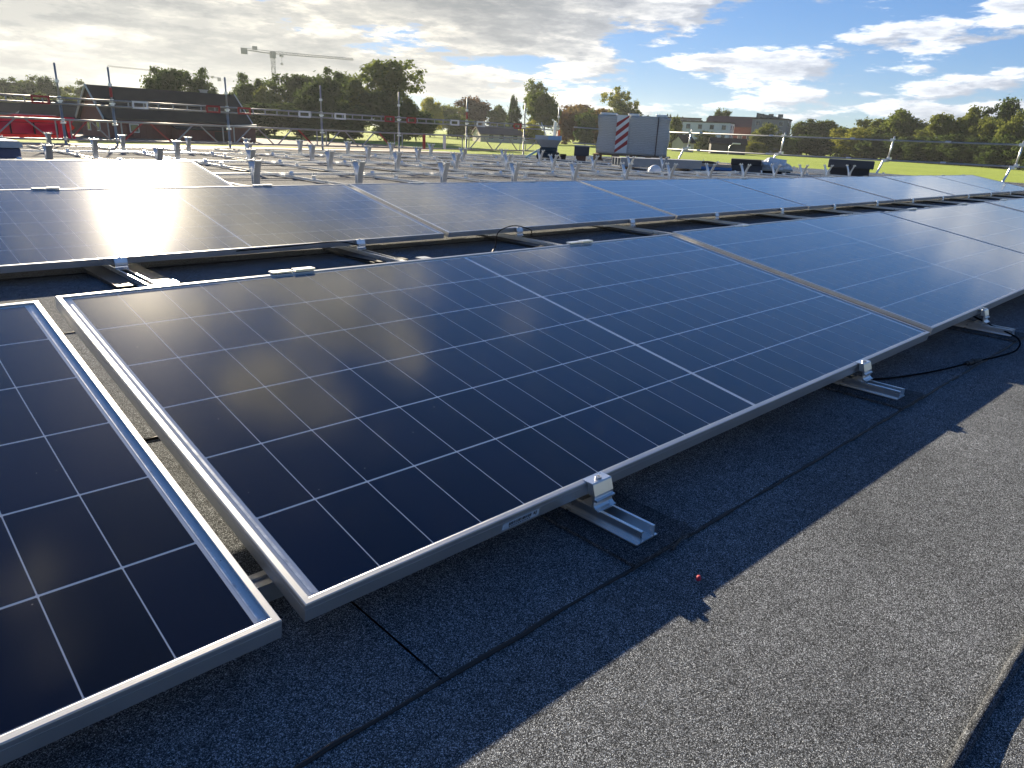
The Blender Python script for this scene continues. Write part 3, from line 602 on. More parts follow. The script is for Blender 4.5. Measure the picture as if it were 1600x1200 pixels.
# ------------------------------------------------------------------ buildings
ROOFD = mat('dark_roof', (.040, .035, .034), .95, 0, .08, noise=(.8, .2)); RED = mat('barn_red', (.145, .035, .028), .8, noise=(1.2, .2)); ROOFR = mat('red_tiles', (.12, .032, .026), .75, noise=(1, .25))
CREAM = mat('cream_render', (.55, .50, .38), .85, noise=(.5, .1)); WHT = mat('white_render', (.72, .73, .74), .8, noise=(.4, .08)); GREY = mat('grey_render', (.28, .27, .26), .8, noise=(.4, .1)); WIN = mat('window_glass', (.03, .04, .05), .1, 0, .8)
def house(x, dist, wid, dep, eave, ridge, yaw, wallm, roofm, label, name='house', wins=(), gable_axis='X', over=.35, trim=None, cat='house'):
    p = gnd(x, dist); e = empty(name, p, yaw); tag(e, label, cat)
    # ridge runs along local X; the gable ends are at +-wid/2
    MB().prism([(-dep/2, 0), (dep/2, 0), (dep/2, eave), (0, ridge-.12), (-dep/2, eave)], 'X', -wid/2, wid/2).build('wall', wallm, e)
    sl = (ridge-eave)/(dep/2); o = over
    for s in (-1, 1):
        MB().prism([(0, ridge), (s*(dep/2+o), eave-sl*o), (s*(dep/2+o), eave-sl*o+.22), (0, ridge+.24)], 'X', -wid/2-o, wid/2+o).build('roof', roofm, e)
    for (side, u, z, ww, hh) in wins:
        if side in ('F', 'B'):
            sg = -1 if side == 'F' else 1; f = MB().box((u-ww/2-.1, sg*(dep/2+.03)-.04, z-.1), (u+ww/2+.1, sg*(dep/2+.03)+.04, z+hh+.1)).build('window', WHITEP, e)
            MB().box((u-ww/2, sg*(dep/2+.06)-.03, z), (u+ww/2, sg*(dep/2+.06)+.03, z+hh)).build('pane', WIN, f)
        else:
            sg = -1 if side == 'L' else 1; f = MB().box((sg*(wid/2+.03)-.04, u-ww/2-.1, z-.1), (sg*(wid/2+.03)+.04, u+ww/2+.1, z+hh+.1)).build('window', WHITEP, e)
            MB().box((sg*(wid/2+.06)-.03, u-ww/2, z), (sg*(wid/2+.06)+.03, u+ww/2, z+hh)).build('pane', WIN, f)
    if trim:
        for sx in (-1, 1):
            for s in (-1, 1):
                MB().prism([(0, ridge+.05), (s*(dep/2+o), eave-sl*o+.02), (s*(dep/2+o), eave-sl*o+.28), (0, ridge+.32)], 'X', sx*(wid/2+o)-.07+sx*.08, sx*(wid/2+o)+.07+sx*.08).build('bargeboard', trim, e)
    return e
A0 = math.pi/2 - YAW     # not used for placement, only a reminder of the viewing direction
def face(x): p = gnd(x, 100)-CAM; return -math.atan2(p.x, p.y)      # yaw that turns local -Y to the viewer
# red barn: gable end to the left, long side to the viewer
b = house(262, 110, 18.2, 8.0, hz_(262, 110, 187), hz_(262, 110, 144), face(262)+.42, RED, ROOFD, 'long dark red barn with a dark roof and white-edged gable, behind the scaffold', 'barn', [('F', -6, .8, .9, .8), ('L', -1.5, .8, .8, .9), ('L', 1.5, .8, .8, .9)], trim=mat('trim_grey', (.5, .5, .5), .6), cat='barn')
RB = hz_(262, 110, 144); MB().box((5.2, .5, RB-1.0), (5.9, 1.2, RB+.55)).build('chimney', mat('chimney_grey', (.4, .4, .4), .8), b); MB().box((5.1, .4, RB+.55), (6.0, 1.3, RB+.66)).build('chimney_cap', MATS['chimney_grey'], b)
MB().box((-1.5, -5.9, 0), (8.9, -4.02, 1.35)).build('lean_to', RED, b); MB().prism([(-6.2, 1.25), (-4.2, 1.75), (-4.2, 1.88), (-6.2, 1.38)], 'X', -1.8, 9.2).build('lean_to_roof', ROOFD, b)
MB().box((3.2, -5.98, 0), (5.6, -5.85, 1.15)).build('door', mat('dark_door', (.03, .02, .02), .6), b)
for i in range(9): MB().box((-8.6+i*.8, -4.06, .0), (-8.5+i*.8, -3.98, hz_(262, 110, 187)-.1)).build('batten', RED, b)
house(118, 128, 12, 7, hz_(118, 128, 187), hz_(118, 128, 161), face(118)-.25, mat('dark_brown_wall', (.10, .045, .035), .8, noise=(1, .2)), ROOFD, 'dark roofed outbuilding left of the red barn', 'outbuilding', cat='outbuilding')
house(48, 150, 4.2, 4.2, hz_(48, 150, 180), hz_(48, 150, 165), face(48)+math.pi/2, GREY, ROOFD, 'small grey gabled house over the red tarpaulin, left of two', 'house', [('L', 0, .8, .9, .8)], trim=MATS['trim_grey'])
house(78, 150, 4.2, 4.2, hz_(78, 150, 180), hz_(78, 150, 165), face(78)+math.pi/2, GREY, ROOFD, 'small grey gabled house over the red tarpaulin, right of two', 'house', [('L', 0, .8, .9, .8)], trim=MATS['trim_grey'])
house(14, 165, 12, 6, hz_(14, 165, 176), hz_(14, 165, 162), face(20), GREY, ROOFD, 'low house with a dark roof at the left edge behind the scaffold rail', 'house')
p = gnd(376, 106); e = empty('shed', p, face(376)); tag(e, 'small red brick shed with a pale flat roof right of the barn', 'shed')
MB().box((-1.7, -1.5, 0), (1.7, 1.5, 1.85)).build('wall', mat('shed_brick', (.17, .07, .055), .85, noise=(2, .25)), e); MB().prism([(-1.9, 1.85), (1.9, 1.85), (1.9, 2.25), (-1.9, 1.97)], 'Y', -1.8, 1.8).build('roof', mat('pale_roof', (.55, .53, .5), .6), e)
house(793, 216, 18, 8.5, hz_(793, 216, 211), hz_(793, 216, 201), face(793)+.30, CREAM, mat('brown_tiles', (.11, .07, .06), .8, noise=(1, .2)), 'cream single storey house with a brown roof across the field', 'house', [('F', -6, .9, 1.3, 1.1), ('F', -3, .9, 1.3, 1.1), ('F', 1, .9, 1.3, 1.1), ('F', 4.5, .9, 1.3, 1.1), ('L', 0, .9, 1.3, 1.2)])
def block(x, dist, wid, dep, hgt, yaw, wallm, label, rows, cols, winw=1.2, winh=1.3, storey=2.7, name='apartment_block', z0=None, roof=None, cat='building', left=2):
    p = gnd(x, dist); e = empty(name, p, yaw); tag(e, label, cat)
    MB().box((-wid/2, -dep/2, 0), (wid/2, dep/2, hgt)).build('wall', wallm, e); MB().box((-wid/2-.2, -dep/2-.2, hgt), (wid/2+.2, dep/2+.2, hgt+.35)).build('parapet', ROOFD if roof is None else roof, e)
    z0 = hgt-2.0-storey*(rows-1)
    for r in range(rows):
        for c in range(cols):
            u = -wid/2+wid*(c+.5)/cols; z = z0+r*storey
            f = MB().box((u-winw/2-.12, -dep/2-.05, z-.12), (u+winw/2+.12, -dep/2+.05, z+winh+.12)).build('window', MATS['trim_grey'], e); MB().box((u-winw/2, -dep/2-.09, z), (u+winw/2, -dep/2-.03, z+winh)).build('pane', WIN, f)
        for c in range(left):
            u = -dep/2+dep*(c+.5)/left; z = z0+r*storey
            f = MB().box((wid/2-.05, u-winw/2-.12, z-.12), (wid/2+.05, u+winw/2+.12, z+winh+.12)).build('window', MATS['trim_grey'], e); MB().box((wid/2+.03, u-winw/2, z), (wid/2+.09, u+winw/2, z+winh)).build('pane', WIN, f)
    return e
block(1104, 265, 15.5, 9, hz_(1104, 265, 192), face(1104)-.18, WHT, 'white flat roofed apartment building with dark windows', 2, 4)
bb = house(1146, 285, 19, 15, hz_(1146, 285, 199), hz_(1146, 285, 183), face(1146)-.15, mat('brick_red', (.17, .05, .04), .85, noise=(1, .2)), ROOFR, 'red brick building with a big red tiled roof', 'brick_building', [('F', -3, 4.0, 1.3, 1.4), ('F', -.2, 4.0, 1.3, 1.4), ('F', 3, 4.0, 1.3, 1.4), ('F', 6, 4.0, 1.3, 1.4), ('F', 0, 1.2, 1.3, 1.4), ('F', 4, 1.2, 1.3, 1.4)], cat='building')
gb = block(1201, 270, 11, 10, hz_(1201, 270, 187), face(1201)-.15, GREY, 'tall grey block with a dark slanted upper floor', 3, 3, left=2)
H0 = hz_(1201, 270, 187)+.35; H1 = hz_(1190, 270, 177); MB().prism([(-4.6, H0), (4.9, H0), (4.9, H1-1.6), (-4.6, H1)], 'Y', -4.2, 4.2).build('upper_floor', mat('dark_cladding', (.10, .11, .12), .6), gb)
for u in (-3, 0, 3): MB().box((u-.8, -4.3, H0+.25), (u+.8, -4.15, H0+1.3)).build('window', WIN, gb)
block(1060, 320, 16, 9, hz_(1060, 320, 185), face(1060), mat('brown_render', (.24, .21, .19), .8), 'far brownish block behind the wrapped pallet and slim tree', 2, 5, left=0)
house(1137, 205, 8.6, 6, hz_(1137, 205, 225), hz_(1136, 205, 217), face(1136)+.1, mat('shed_dark', (.05, .05, .05), .8), ROOFD, 'low dark roofed shed in front of the brick building', 'shed', cat='shed')
house(1068, 205, 3.6, 4.5, hz_(1068, 205, 222), hz_(1068, 205, 212), face(1068)+.7, CREAM, ROOFD, 'small house with a blue black roof between the two olive bushes', 'house', [('F', 0, .9, 1, 1)])
# street lamp by the sheds
p = gnd(1148, 190); e = empty('street_lamp', p, face(1148)); tag(e, 'street lamp with pale head in front of the dark shed', 'street lamp')
MB().tube([(-1.2, 0, 0), (-1.2, 0, 1.6), (-1.0, 0, 2.2), (-.2, 0, 2.6)], .07, 8).build('pole', GALV, e); MB().box((-.5, -.3, 2.5), (1.4, .3, 2.8)).build('lamp_head', mat('lamp_white', (.7, .7, .68), .5), e, bevel=.1)

# ------------------------------------------------------------------ cranes
CRANE = mat('crane_grey', (.22, .23, .24), .6, .2)
def crane(x, dist, ymast, xl, yl, xr, yr, label, mast=True):
    top = far(x, dist, ymast); e = empty('tower_crane', (top.x, top.y, GZ)); tag(e, label, 'crane')
    H = top.z-GZ; a = far(xl, dist, yl)-Vector((top.x, top.y, GZ)); b2 = far(xr, dist*1.06, yr)-Vector((top.x, top.y, GZ))
    m = MB(); s = .9
    for sx in (-s, s):
        for sy in (-s, s): m.tube([(sx, sy, 0), (sx, sy, H)], .18, 4)
    z = 0; f = 1
    while z < H-3:
        m.tube([(-s*f, -s, z), (s*f, -s, z+3)], .11, 4); m.tube([(-s, -s*f, z), (-s, s*f, z+3)], .11, 4); m.tube([(s, s*f, z), (s, -s*f, z+3)], .11, 4); z += 3; f = -f
    m.build('mast', CRANE, e)
    m = MB(); a0 = Vector((0, 0, H)); d = (b2-a0); L_ = d.length; d.normalize(); sd = d.cross(Vector((0, 0, 1))).normalized(); n = int(L_/2.6)
    hh = 1.5
    for o in (sd*.8, -sd*.8): m.tube([a0+o, b2+o], .15, 4)
    m.tube([a0+Vector((0, 0, hh)), b2+Vector((0, 0, hh*.6))], .16, 4)
    for i in range(n):
        p0 = a0.lerp(b2, i/n); p1 = a0.lerp(b2, (i+1)/n); t = p0.lerp(p1, .5)+Vector((0, 0, hh))
        for o in (sd*.8, -sd*.8): m.tube([p0+o, t], .09, 3); m.tube([t, p1+o], .09, 3)
    m.build('jib', CRANE, e)
    m = MB(); m.tube([a0+sd*.7, a+sd*.7], .2, 4); m.tube([a0-sd*.7, a-sd*.7], .2, 4); m.tube([a0+Vector((0, 0, 1.4)), a+Vector((0, 0, .8))], .15, 4)
    m.build('counter_jib', CRANE, e)
    dd = (a-a0).normalized(); yaw = math.atan2(dd.y, dd.x)
    Mx = Matrix.Translation(a) @ Matrix.Rotation(yaw, 4, 'Z'); m = MB(); m.box((-3.5, -1.2, -2.6), (.3, 1.2, .9), Mx); m.box((-9.5, -1, .2), (-6.5, 1, 2.3), Mx); m.build('counterweight', CRANE, e)
    MB().box((-1.3, -1.3, H-2.6), (1.5, 1.5, H+1.2)).build('cab', CRANE, e)
    t = a0.lerp(b2, .10); MB().box((t.x-.9, t.y-.9, t.z-1.4), (t.x+.9, t.y+.9, t.z-.4)).build('trolley', CRANE, e)
    m = MB(); m.tube([t, (t.x, t.y, t.z-5)], .10, 4); m.box((t.x-.5, t.y-.5, t.z-6.2), (t.x+.5, t.y+.5, t.z-5)); m.build('hook_block', CRANE, e)
crane(426, 520, 84, 377, 77, 552, 94, 'dark tower crane with a long jib standing above the trees')
crane(318, 900, 119, 345, 123, 168, 104, 'distant faint tower crane jib behind the barn trees')

# ------------------------------------------------------------------ scaffold behind the roof
YS = 18.1
posts = [1.45, 4.08, 5.12, 7.75, 10.36, 12.92, 15.55, 18.15, 19.85]
pd = ['at the left edge', 'behind the red tarpaulin edge, first tall one in view', 'in front of the barn gable, with a red band', 'in front of the barn right end', 'in front of the dark domed tree', 'in front of the tallest tree', 'left of the cream house', 'right of the cream house', 'behind the hopper, last of the tall posts']
for i, x in enumerate(posts):
    if i == 0: continue
    e = empty('scaffold_post', (x, YS, BZ)); tag(e, 'grey steel scaffold post ' + pd[i], 'scaffold post', 'tall scaffold posts along the rear roof edge')
    ztop = 1.55-BZ
    MB().tube([(0, 0, 0), (0, 0, ztop-.75)], .027, 10).build('standard', SCAF, e, True); MB().tube([(0, 0, ztop-.80), (0, 0, ztop)], .021, 8).build('spigot', SCAF, e, True)
    for z in (ztop-.80, ztop-.36, .86-BZ, .41-BZ, .02-BZ): MB().tube([(0, 0, z-.03), (0, 0, z+.03)], .042, 8).build('coupler', GALV, e)
    if i in (2, 6): MB().tube([(0, 0, ztop-.62), (0, 0, ztop-.42)], .030, 8).build('red_sleeve', REDP, e)
    for z in (.41-BZ, .86-BZ): MB().box((-.05, -.05, z-.08), (.05, .03, z-.045)).build('wedge', GALV, e)
bays = list(zip(posts, posts[1:]))
bn = ['leftmost bay over the red tarpaulin', 'narrow bay at the tarpaulin edge', 'bay in front of the barn', 'bay right of the barn', 'bay left of the tallest tree', 'bay right of the tallest tree', 'bay in front of the cream house', 'short bay by the hopper']
for i, (a, b_) in enumerate(bays):
    L_ = b_-a
    e = empty('guardrail_beam', (a, YS, 0)); tag(e, 'double tube scaffold guardrail, ' + bn[i], 'guardrail', 'upper guardrails of the rear scaffold')
    for z in (.855, .735): MB().tube([(0, -.03, z), (L_, -.03, z)], .019, 8).build('rail', SCAF, e, True)
    if i < 7:
        n = max(2, int(L_/.32))
        for k in range(1, n): MB().box((L_*k/n-.012, -.042, .735), (L_*k/n+.012, -.018, .855)).build('rung', SCAF, e)
        for (t, m_) in ((.16, REDP), (.80, WHITEP)) if i % 2 else ((.22, WHITEP), (.86, REDP)):
            if L_ < 2: continue
            q = MB(); x0 = L_*t-.17; x1 = L_*t+.17
            q.box((x0, -.058, .84), (x1, -.006, .88)); q.box((x0, -.058, .712), (x1, -.006, .752)); q.box((x0, -.055, .752), (x0+.035, -.009, .84)); q.box((x1-.035, -.055, .752), (x1, -.009, .84)); q.build('painted_section', m_, e)
    e = empty('lattice_beam', (a, YS, 0)); tag(e, 'scaffold lattice beam with zigzag braces, ' + bn[i], 'lattice beam', 'lattice beams of the rear scaffold')
    for z in (.41, .0): MB().tube([(0, .03, z), (L_, .03, z)], .022, 8).build('chord', SCAF, e, True)
    for x in (.14, L_-.14): MB().tube([(x, .03, 0), (x, .03, .41)], .016, 6).build('upright', SCAF, e)
    if i == 5:
        for x, m_ in ((.95, REDP), (1.75, WHITEP)): MB().box((x-.04, .0, -.02), (x+.04, .05, .41)).build('upright', m_, e)
    else:
        zz = [(.06, .46), (.50, .90)] if L_ > 2 else [(.1, .9)]
        for q, (u0, u1) in enumerate(zz):
            um = (u0+u1)/2
            for (p0, p1, kk) in (((u0, 0), (um-.03, .41), 0), ((um+.03, .41), (u1, 0), 1)):
                MB().tube([(L_*p0[0], .03, p0[1]), (L_*p1[0], .03, p1[1])], .017, 6).build('brace', REDP if (i, q, kk) in ((2, 0, 0), (2, 0, 1), (3, 1, 1), (4, 1, 1), (1, 0, 0)) else SCAF, e)
# planks of the working deck just below roof level
for i, (a, b_) in enumerate(bays[:6]):
    e = empty('scaffold_deck', (a, YS+.1, -.16)); tag(e, 'grey scaffold deck planks below the lattice beam, ' + bn[i], 'scaffold deck', 'decks of the rear scaffold')
    for k in range(3): MB().box((.03, k*.30, 0), (b_-a-.03, k*.30+.28, .05)).build('plank', mat('deck_grey', (.34, .33, .31), .7, noise=(6, .2)), e)
# rear guard rails right of the tall posts, then the right roof edge
def rail(p0, p1, label, joints=2):
    e = empty('guard_tube', p0); tag(e, label, 'guardrail', 'edge guard tubes'); d = Vector(p1)-Vector(p0)
    MB().tube([(0, 0, 0), d*.5+Vector((0, 0, -.012)), d], .025, 10).build('tube', SCAF, e, True)
    for k in range(1, joints+1):
        c = d*(k/(joints+1)); u = d.normalized()*.07; MB().tube([c-u, c+u], .031, 8).build('joint', GALV, e)
rail((19.85, 17.32, .86), (23.75, 17.30, .84), 'upper guard tube behind the wrapped pallet', 1); rail((19.85, 17.32, .33), (23.75, 17.30, .28), 'lower guard tube behind the wrapped pallet', 1)
rail((23.7, 17.3, .86), (23.7, 1.0, .90), 'upper guard tube along the right roof edge', 5); rail((23.66, 17.3, .26), (23.66, 1.0, .345), 'lower guard tube along the right roof edge', 5)
for i, (y, l) in enumerate(((4.62, 'at the right edge of the picture'), (7.95, 'in front of the right wood'), (11.42, 'above the white sack'), (15.05, 'just right of the wrapped pallet'))):
    e = empty('guard_stanchion', (23.6, y, -.11)); tag(e, 'bent steel guardrail stanchion ' + l, 'stanchion', 'stanchions of the right roof edge')
    MB().tube(smooth_path([(-.30, .14, 0), (-.24, .12, .12), (-.16, .10, .25), (-.10, .08, .42)], 5), .030, 8).build('foot', GALV, e, True)
    MB().box((-.13, -.02, .36), (.10, .12, .45)).build('bracket', GALV, e, bevel=.01); MB().tube([(.05, .02, .36), (.13, -.02, 1.10)], .026, 8).build('upright', GALV, e, True)
    for z in (.46, 1.0): MB().box((.02, -.06, z-.04), (.14, .05, z+.04)).build('coupler', GALV, e)

# ------------------------------------------------------------------ red tarpaulin
def tarp_mat():
    return mat('red_tarpaulin', (.62, .028, .055), .5, noise=(1.5, .12))
TP = tarp_mat(); x0, x1 = 1.2, 4.62; nx, nz = 60, 14; vs = []; fs = []; r_ = random.Random(2)
for side in (0, 1):
    for i in range(nx+1):
        for j in range(nz+1):
            u = i/nx; v = j/nz; x = x0+(x1-x0)*u; z = -.05+.53*v + .015*math.sin(u*9) - .035*u*(v); y = 19.6+.03*math.sin(u*40+v*3)+.025*math.sin(u*17-v*9)+.05*math.sin(v*7+u*4)
            if u > .93: x += .05*math.sin(v*15)*(u-.93)/.07; y += .12*(u-.93)/.07*math.sin(v*6)
            vs.append((x, y+side*.012, z))
K = (nx+1)*(nz+1)
for s in (0, 1):
    for i in range(nx):
        for j in range(nz):
            a = s*K+i*(nz+1)+j; fs.append((a, a+nz+1, a+nz+2, a+1))
e = empty('tarpaulin_screen', (0, 0, 0)); tag(e, 'bright red tarpaulin screen with a ragged right edge at the left', 'tarpaulin')
m = MB(); m.add(vs, fs); m.build('sheet', TP, e, True)
for i in range(7): MB().box((x0+.3+i*.46, 19.50, .06), (x0+.33+i*.46, 19.54, .31)).build('strap', BLACK, e)
MB().box((x0, 19.5, .305), (x1-.4, 19.53, .315)).build('rope', BLACK, e); MB().box((x0, 19.5, .055), (x1-.4, 19.53, .065)).build('rope', BLACK, e)
MB().tube([(4.46, 19.48, -.1), (4.42, 19.48, .50)], .02, 6).build('support_pole', BLACK, e)
MB().tube([(x0, 19.62, .49), (x1-.3, 19.62, .47)], .018, 6).build('top_tube', SCAF, e)

# ------------------------------------------------------------------ things standing on the roof
RZ = rz(10)
# blue box with grey lid, left edge
e = empty('storage_box', (1.31, 11.45, RZ)); tag(e, 'dark blue roof box with a pale grey lid at the left edge', 'roof box')
MB().box((-.9, -.45, 0), (.55, .45, .195)).build('body', mat('navy_blue', (.03, .055, .14), .45, noise=(4, .15)), e, bevel=.02); MB().prism([(-.95, .196), (.57, .196), (.57, .255), (.53, .282), (-.95, .282)], 'Y', -.5, .5).build('lid', mat('lid_grey', (.40, .44, .47), .5, noise=(5, .1)), e)
# wrapped pallet
def wrap_mat():
    m = bpy.data.materials.new('stretch_wrap'); m.use_nodes = True; t = m.node_tree; b = t.nodes['Principled BSDF']; L = t.links
    c = t.nodes.new('ShaderNodeTexCoord'); wv = t.nodes.new('ShaderNodeTexWave'); wv.bands_direction = 'Z'; wv.inputs['Scale'].default_value = 7; wv.inputs['Distortion'].default_value = 7; wv.inputs['Detail'].default_value = 4; L.new(c.outputs['Object'], wv.inputs['Vector'])
    r = t.nodes.new('ShaderNodeValToRGB'); L.new(wv.outputs['Fac'], r.inputs[0]); e = r.color_ramp.elements; e[0].color = (.42, .40, .37, 1); e[1].color = (.56, .54, .51, 1); L.new(r.outputs[0], b.inputs['Base Color'])
    b.inputs['Roughness'].default_value = .32; n = t.nodes.new('ShaderNodeTexNoise'); n.inputs['Scale'].default_value = 9; n.inputs['Detail'].default_value = 6; n.inputs['Distortion'].default_value = 1.2; L.new(c.outputs['Object'], n.inputs['Vector'])
    bp = t.nodes.new('ShaderNodeBump'); bp.inputs['Strength'].default_value = .7; bp.inputs['Distance'].default_value = .05; L.new(n.outputs['Fac'], bp.inputs['Height']); L.new(bp.outputs[0], b.inputs['Normal']); return m
pc = far(990, 23.6); YW = face(990)-.06
e = empty('wrapped_pallet', (pc.x, pc.y, RZ), YW); tag(e, 'grey film wrapped pallet load with a red and white striped hazard banner', 'pallet load')
W2 = 1.05; H_ = 1.33; nb = 26; bm = bmesh.new(); bmesh.ops.create_cube(bm, size=1); bmesh.ops.subdivide_edges(bm, edges=bm.edges, cuts=14, use_grid_fill=True); r_ = random.Random(4)
for v in bm.verts:
    x, y, z = v.co; k = 1+.02*math.sin(z*9+x*4); z2 = z+.5
    v.co = Vector((x*2*W2*(k-.05*z2*0), y*1.1*k, .20+z2*(H_-.24)+.02*math.sin(x*8)*z2)) + Vector((r_.uniform(-1, 1), r_.uniform(-1, 1), r_.uniform(-1, 1)))*.009
me = bpy.data.meshes.new('wrapped_load'); bm.to_mesh(me); bm.free(); me.materials.append(wrap_mat()); me.polygons.foreach_set('use_smooth', [True]*len(me.polygons)); link('wrapped_load', me, e)
for (a, b_) in ((-1.02, -.55), (-.2, .1), (.62, .95)): MB().box((a, -.45, H_-.03), (b_, .3, H_+.035)).build('film_flap', mat('white_film', (.8, .8, .78), .4), e, bevel=.02)
MB().box((.70, -.575, .2), (.725, -.56, H_-.03)).build('strap', mat('strap_brown', (.09, .05, .04), .6), e)
ban = empty('hazard_banner', (0, 0, 0)); ban.parent = e
mw = MB(); mr_ = MB()
bx0, bx1, bz0, bz1 = -.50, -.14, .24, H_-.02
mw.box((bx0, -.600, bz0), (bx1, -.586, bz1)).build('banner_sheet', WHITEP, ban)
st_h = .13; z = bz0-.3
while z < bz1:
    q = [(bx0, z), (bx1, z+.30), (bx1, z+.30+st_h), (bx0, z+st_h)]
    cl_ = []
    for (u, v) in q: cl_.append((u, max(bz0, min(bz1, v))))
    if max(c[1] for c in cl_)-min(c[1] for c in cl_) > .02 and len(set(cl_)) == 4: MB().prism(cl_, 'Y', -.604, -.6005).build('red_stripe', REDP, ban)
    z += .255
WOOD = mat('pallet_wood', (.30, .20, .12), .85, noise=(8, .25))
for k in range(5): MB().box((-1.15, -.6+k*.27, .155), (1.15, -.6+k*.27+.14, .185)).build('deck_board', WOOD, e)
for sx in (-1.05, -.5, 0, .5, 1.0): MB().box((sx-.07, -.6, .03), (sx+.07, .6, .155)).build('block', WOOD, e)
for k in range(3): MB().box((-1.15, -.6+k*.53, 0), (1.15, -.6+k*.53+.12, .03)).build('bottom_board', WOOD, e)
# hopper machine
pc = far(857, 21.5); e = empty('hopper_machine', (pc.x, pc.y, RZ), face(857)); tag(e, 'grey metal hopper on a dark wheeled base with a pale blue chute', 'hopper')
HG = mat('hopper_grey', (.42, .43, .44), .5, .2, noise=(6, .12))
m = MB(); q0 = [(-.20, -.18), (.24, -.18), (.24, .18), (-.20, .18)]; q1 = [(-.36, -.32), (.37, -.32), (.37, .32), (-.36, .32)]
m.add([(x, y, .33) for x, y in q0]+[(x, y, .53) for x, y in q1]+[(x, y, .64) for x, y in q1]+[(x*.92, y*.92, .64) for x, y in q1]+[(x*.9, y*.9, .40) for x, y in q0], [(3, 2, 1, 0)]+[(i+a, (i+1) % 4+a, (i+1) % 4+a+4, i+a+4) for a in (0, 4, 8, 12) for i in range(4)]+[(16, 17, 18, 19)])
m.build('hopper_bin', HG, e); MB().box((.0, -.335, .53), (.372, -.321, .645)).build('side_plate', mat('plate_blue', (.28, .42, .60), .5), e)
m = MB(); m.box((-.30, -.25, .05), (.34, .25, .20)); m.box((-.22, -.2, .20), (.26, .2, .33)); m.build('chassis', mat('machine_dark', (.02, .04, .05), .6, noise=(9, .4)), e, bevel=.02)
for sx in (-.22, .24):
    for sy in (-.26, .26): MB().tube([(sx, sy-.03, .09), (sx, sy+.03, .09)], .09, 14).build('wheel', BLACK, e)
MB().prism([(-.62, .02), (-.58, .02), (-.20, .24), (-.20, .28), (-.25, .28), (-.62, .05)], 'Y', -.12, .12).build('chute', mat('pale_cyan', (.38, .60, .64), .5), e)
MB().tube([(-.06, 0, .63), (-.16, 0, .82), (-.22, 0, .98)], .014, 6).build('lever', GALV, e); MB().tube([(.17, .0, .64), (.18, 0, 1.0)], .05, 8).build('stack', GALV, e); MB().tube([(.30, .1, .64), (.30, .1, .80)], .03, 6).build('orange_knob', mat('orange_paint', (.6, .16, .04), .5), e)
# dark crate next to it
pc = far(911, 21.0); e = empty('crate', (pc.x, pc.y, RZ), face(911)); tag(e, 'small dark crate on a wooden block between hopper and wrapped pallet', 'crate')
MB().box((-.15, -.15, 0), (.12, .15, .15)).build('wood_block', mat('reddish_wood', (.17, .09, .06), .8, noise=(9, .3)), e); MB().box((-.21, -.2, .15), (.20, .2, .42)).build('box', mat('dark_plastic', (.05, .05, .06), .5), e, bevel=.015); MB().box((-.22, -.21, .40), (.21, .21, .43)).build('rim', mat('rim_grey', (.3, .3, .3), .5), e)
pc = far(882, 21.3); e = empty('bucket', (pc.x, pc.y, RZ)); tag(e, 'small black bucket at the foot of the hopper', 'bucket')
MB().tube([(0, 0, 0), (0, 0, .16)], [.07, .09], 12).build('body', BLACK, e); MB().tube([(0, 0, .15), (0, 0, .17)], .095, 12).build('rim', BLACK, e)
# long grey profiles
p0 = far(972, 17.6); p1 = far(1100, 18.6); e = empty('profile_bundle', (p0.x, p0.y, rz(10)), math.atan2(p1.y-p0.y, p1.x-p0.x)); tag(e, 'long bundle of grey metal troughs lying in front of the wrapped pallet', 'metal profiles')
LL = math.hypot(p1.x-p0.x, p1.y-p0.y); PG = mat('profile_grey', (.26, .29, .33), .45, .4, noise=(3, .12))
for k in range(3): MB().prism([(-.02+k*.16, .05), (.12+k*.16, .05), (.13+k*.16, .235), (.11+k*.16, .235), (.105+k*.16, .07), (-.005+k*.16, .07), (-.01+k*.16, .235), (-.03+k*.16, .235)], 'X', 0, LL).build('trough', PG, e)
for x in (.3, LL*.5, LL-.3): MB().box((x-.05, -.06, 0), (x+.05, .5, .05)).build('batten', WOOD, e)
MB().box((0, -.045, .236), (LL, .46, .246)).build('cover_strip', mat('strip_pale', (.5, .51, .52), .5), e)
# heap: blue wrapped boards, dark box, sack on boards
pc = far(1120, 19.5); e = empty('board_pile', (pc.x, pc.y, RZ), face(1120)); tag(e, 'low pile of boards in blue film right of the metal troughs', 'board pile')
MB().box((-.45, -.3, .02), (.44, .3, .10)).build('blue_film', mat('blue_film', (.03, .16, .42), .4, noise=(6, .3)), e, bevel=.02); MB().box((-.42, -.3, .102), (.42, .3, .17)).build('boards', mat('board_tan', (.42, .34, .26), .8), e)
m = MB(); m.prism([(-.42, .172), (.1, .172), (-.02, .215), (-.16, .225), (-.36, .215)], 'Y', -.25, .25); m.build('black_cover', BLACK, e)
pc = far(1170, 19.8); e = empty('roof_vent', (pc.x, pc.y, RZ), face(1170)); tag(e, 'black felt covered roof vent box left of the white sack', 'roof vent')
MB().box((-.44, -.3, 0), (.40, .3, .17)).build('base', mat('vent_grey', (.06, .065, .075), .6), e); MB().box((-.36, -.35, .17), (.36, .35, .31)).build('hood', mat('vent_black', (.022, .022, .025), .65), e, bevel=.01)
pc = far(1215, 20.2); e = empty('sack_pile', (pc.x, pc.y, RZ), face(1215)); tag(e, 'crumpled white sack on pale boards near the right roof edge', 'sack')
MB().box((-.45, -.3, .06), (.45, .3, .10)).build('boards', mat('pale_board', (.52, .46, .36), .8), e); MB().box((-.4, -.25, 0), (.4, .25, .06)).build('underlay', BLACK, e)
bm = bmesh.new(); bmesh.ops.create_icosphere(bm, subdivisions=4, radius=.5); r_ = random.Random(9)
from mathutils import noise as mn
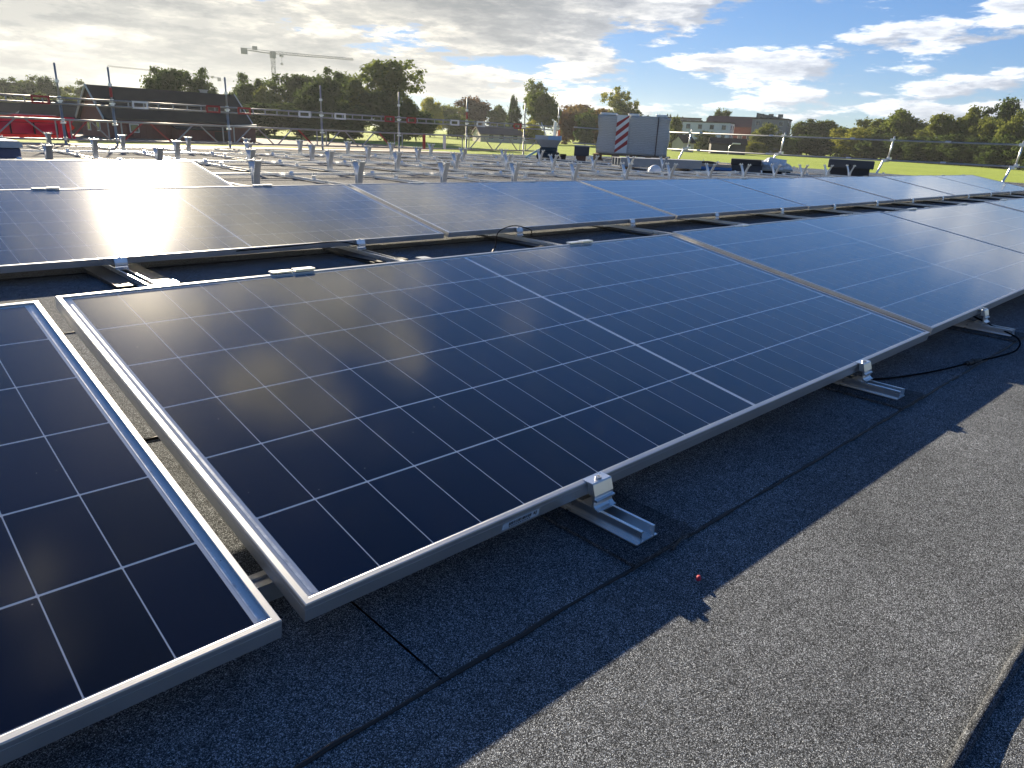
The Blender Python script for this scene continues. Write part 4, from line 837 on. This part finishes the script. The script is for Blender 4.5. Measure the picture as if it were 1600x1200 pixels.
for v in bm.verts:
    c = v.co.copy(); k = 1+.32*mn.noise(c*5)+.18*mn.noise(c*11); v.co = Vector((c.x*.78*k, c.y*.5*k, .10+max(0, c.z*.42*k+.04)))
me = bpy.data.meshes.new('sack'); bm.to_mesh(me); bm.free(); me.materials.append(mat('sack_white', (.70, .71, .72), .5, noise=(7, .15))); link('sack', me, e)
pc = far(1333, 21.5); e = empty('roof_hatch', (pc.x, pc.y, RZ), face(1333)); tag(e, 'dark grey roof hatch box with an overhanging lid near the right stanchion', 'roof hatch')
MB().box((-.45, -.35, 0), (.48, .35, .20)).build('curb', MATS['vent_black'], e); MB().box((-.52, -.42, .20), (.56, .42, .40)).build('lid', mat('hatch_grey', (.055, .058, .065), .55), e, bevel=.015); MB().tube([(.0, -.43, .27), (.0, -.44, .27)], .03, 8).build('lock', BLACK, e)
bm = bmesh.new(); bmesh.ops.create_uvsphere(bm, u_segments=20, v_segments=12, radius=.14)
for v in bm.verts:
    if v.co.z < 0: v.co.z *= .15
    v.co.x *= 1.2
me = bpy.data.meshes.new('shell'); bm.to_mesh(me); bm.free(); me.materials.append(mat('helmet_white', (.8, .8, .8), .3)); me.polygons.foreach_set('use_smooth', [True]*len(me.polygons))
pc = far(1028, 16.2); e = empty('hard_hat', (pc.x, pc.y, RZ+.01), .3); tag(e, 'white hard hat lying on the roof in front of the metal troughs', 'hard hat'); link('shell', me, e, (0, 0, .02)); MB().tube([(0, 0, .012), (0, 0, .022)], .185, 20).build('brim', MATS['helmet_white'], e)

# ------------------------------------------------------------------ air
hm = bpy.data.materials.new('haze_air'); hm.use_nodes = True; t = hm.node_tree; t.nodes.clear(); o = t.nodes.new('ShaderNodeOutputMaterial'); pv = t.nodes.new('ShaderNodeVolumePrincipled')
pv.inputs['Color'].default_value = (.86, .92, 1.0, 1); pv.inputs['Density'].default_value = 0.00014; pv.inputs['Anisotropy'].default_value = 0.35; t.links.new(pv.outputs[0], o.inputs['Volume'])
tag(MB().box((-1400, -1400, -5.2), (1400, 1400, 75)).build('haze', hm), kind='stuff')
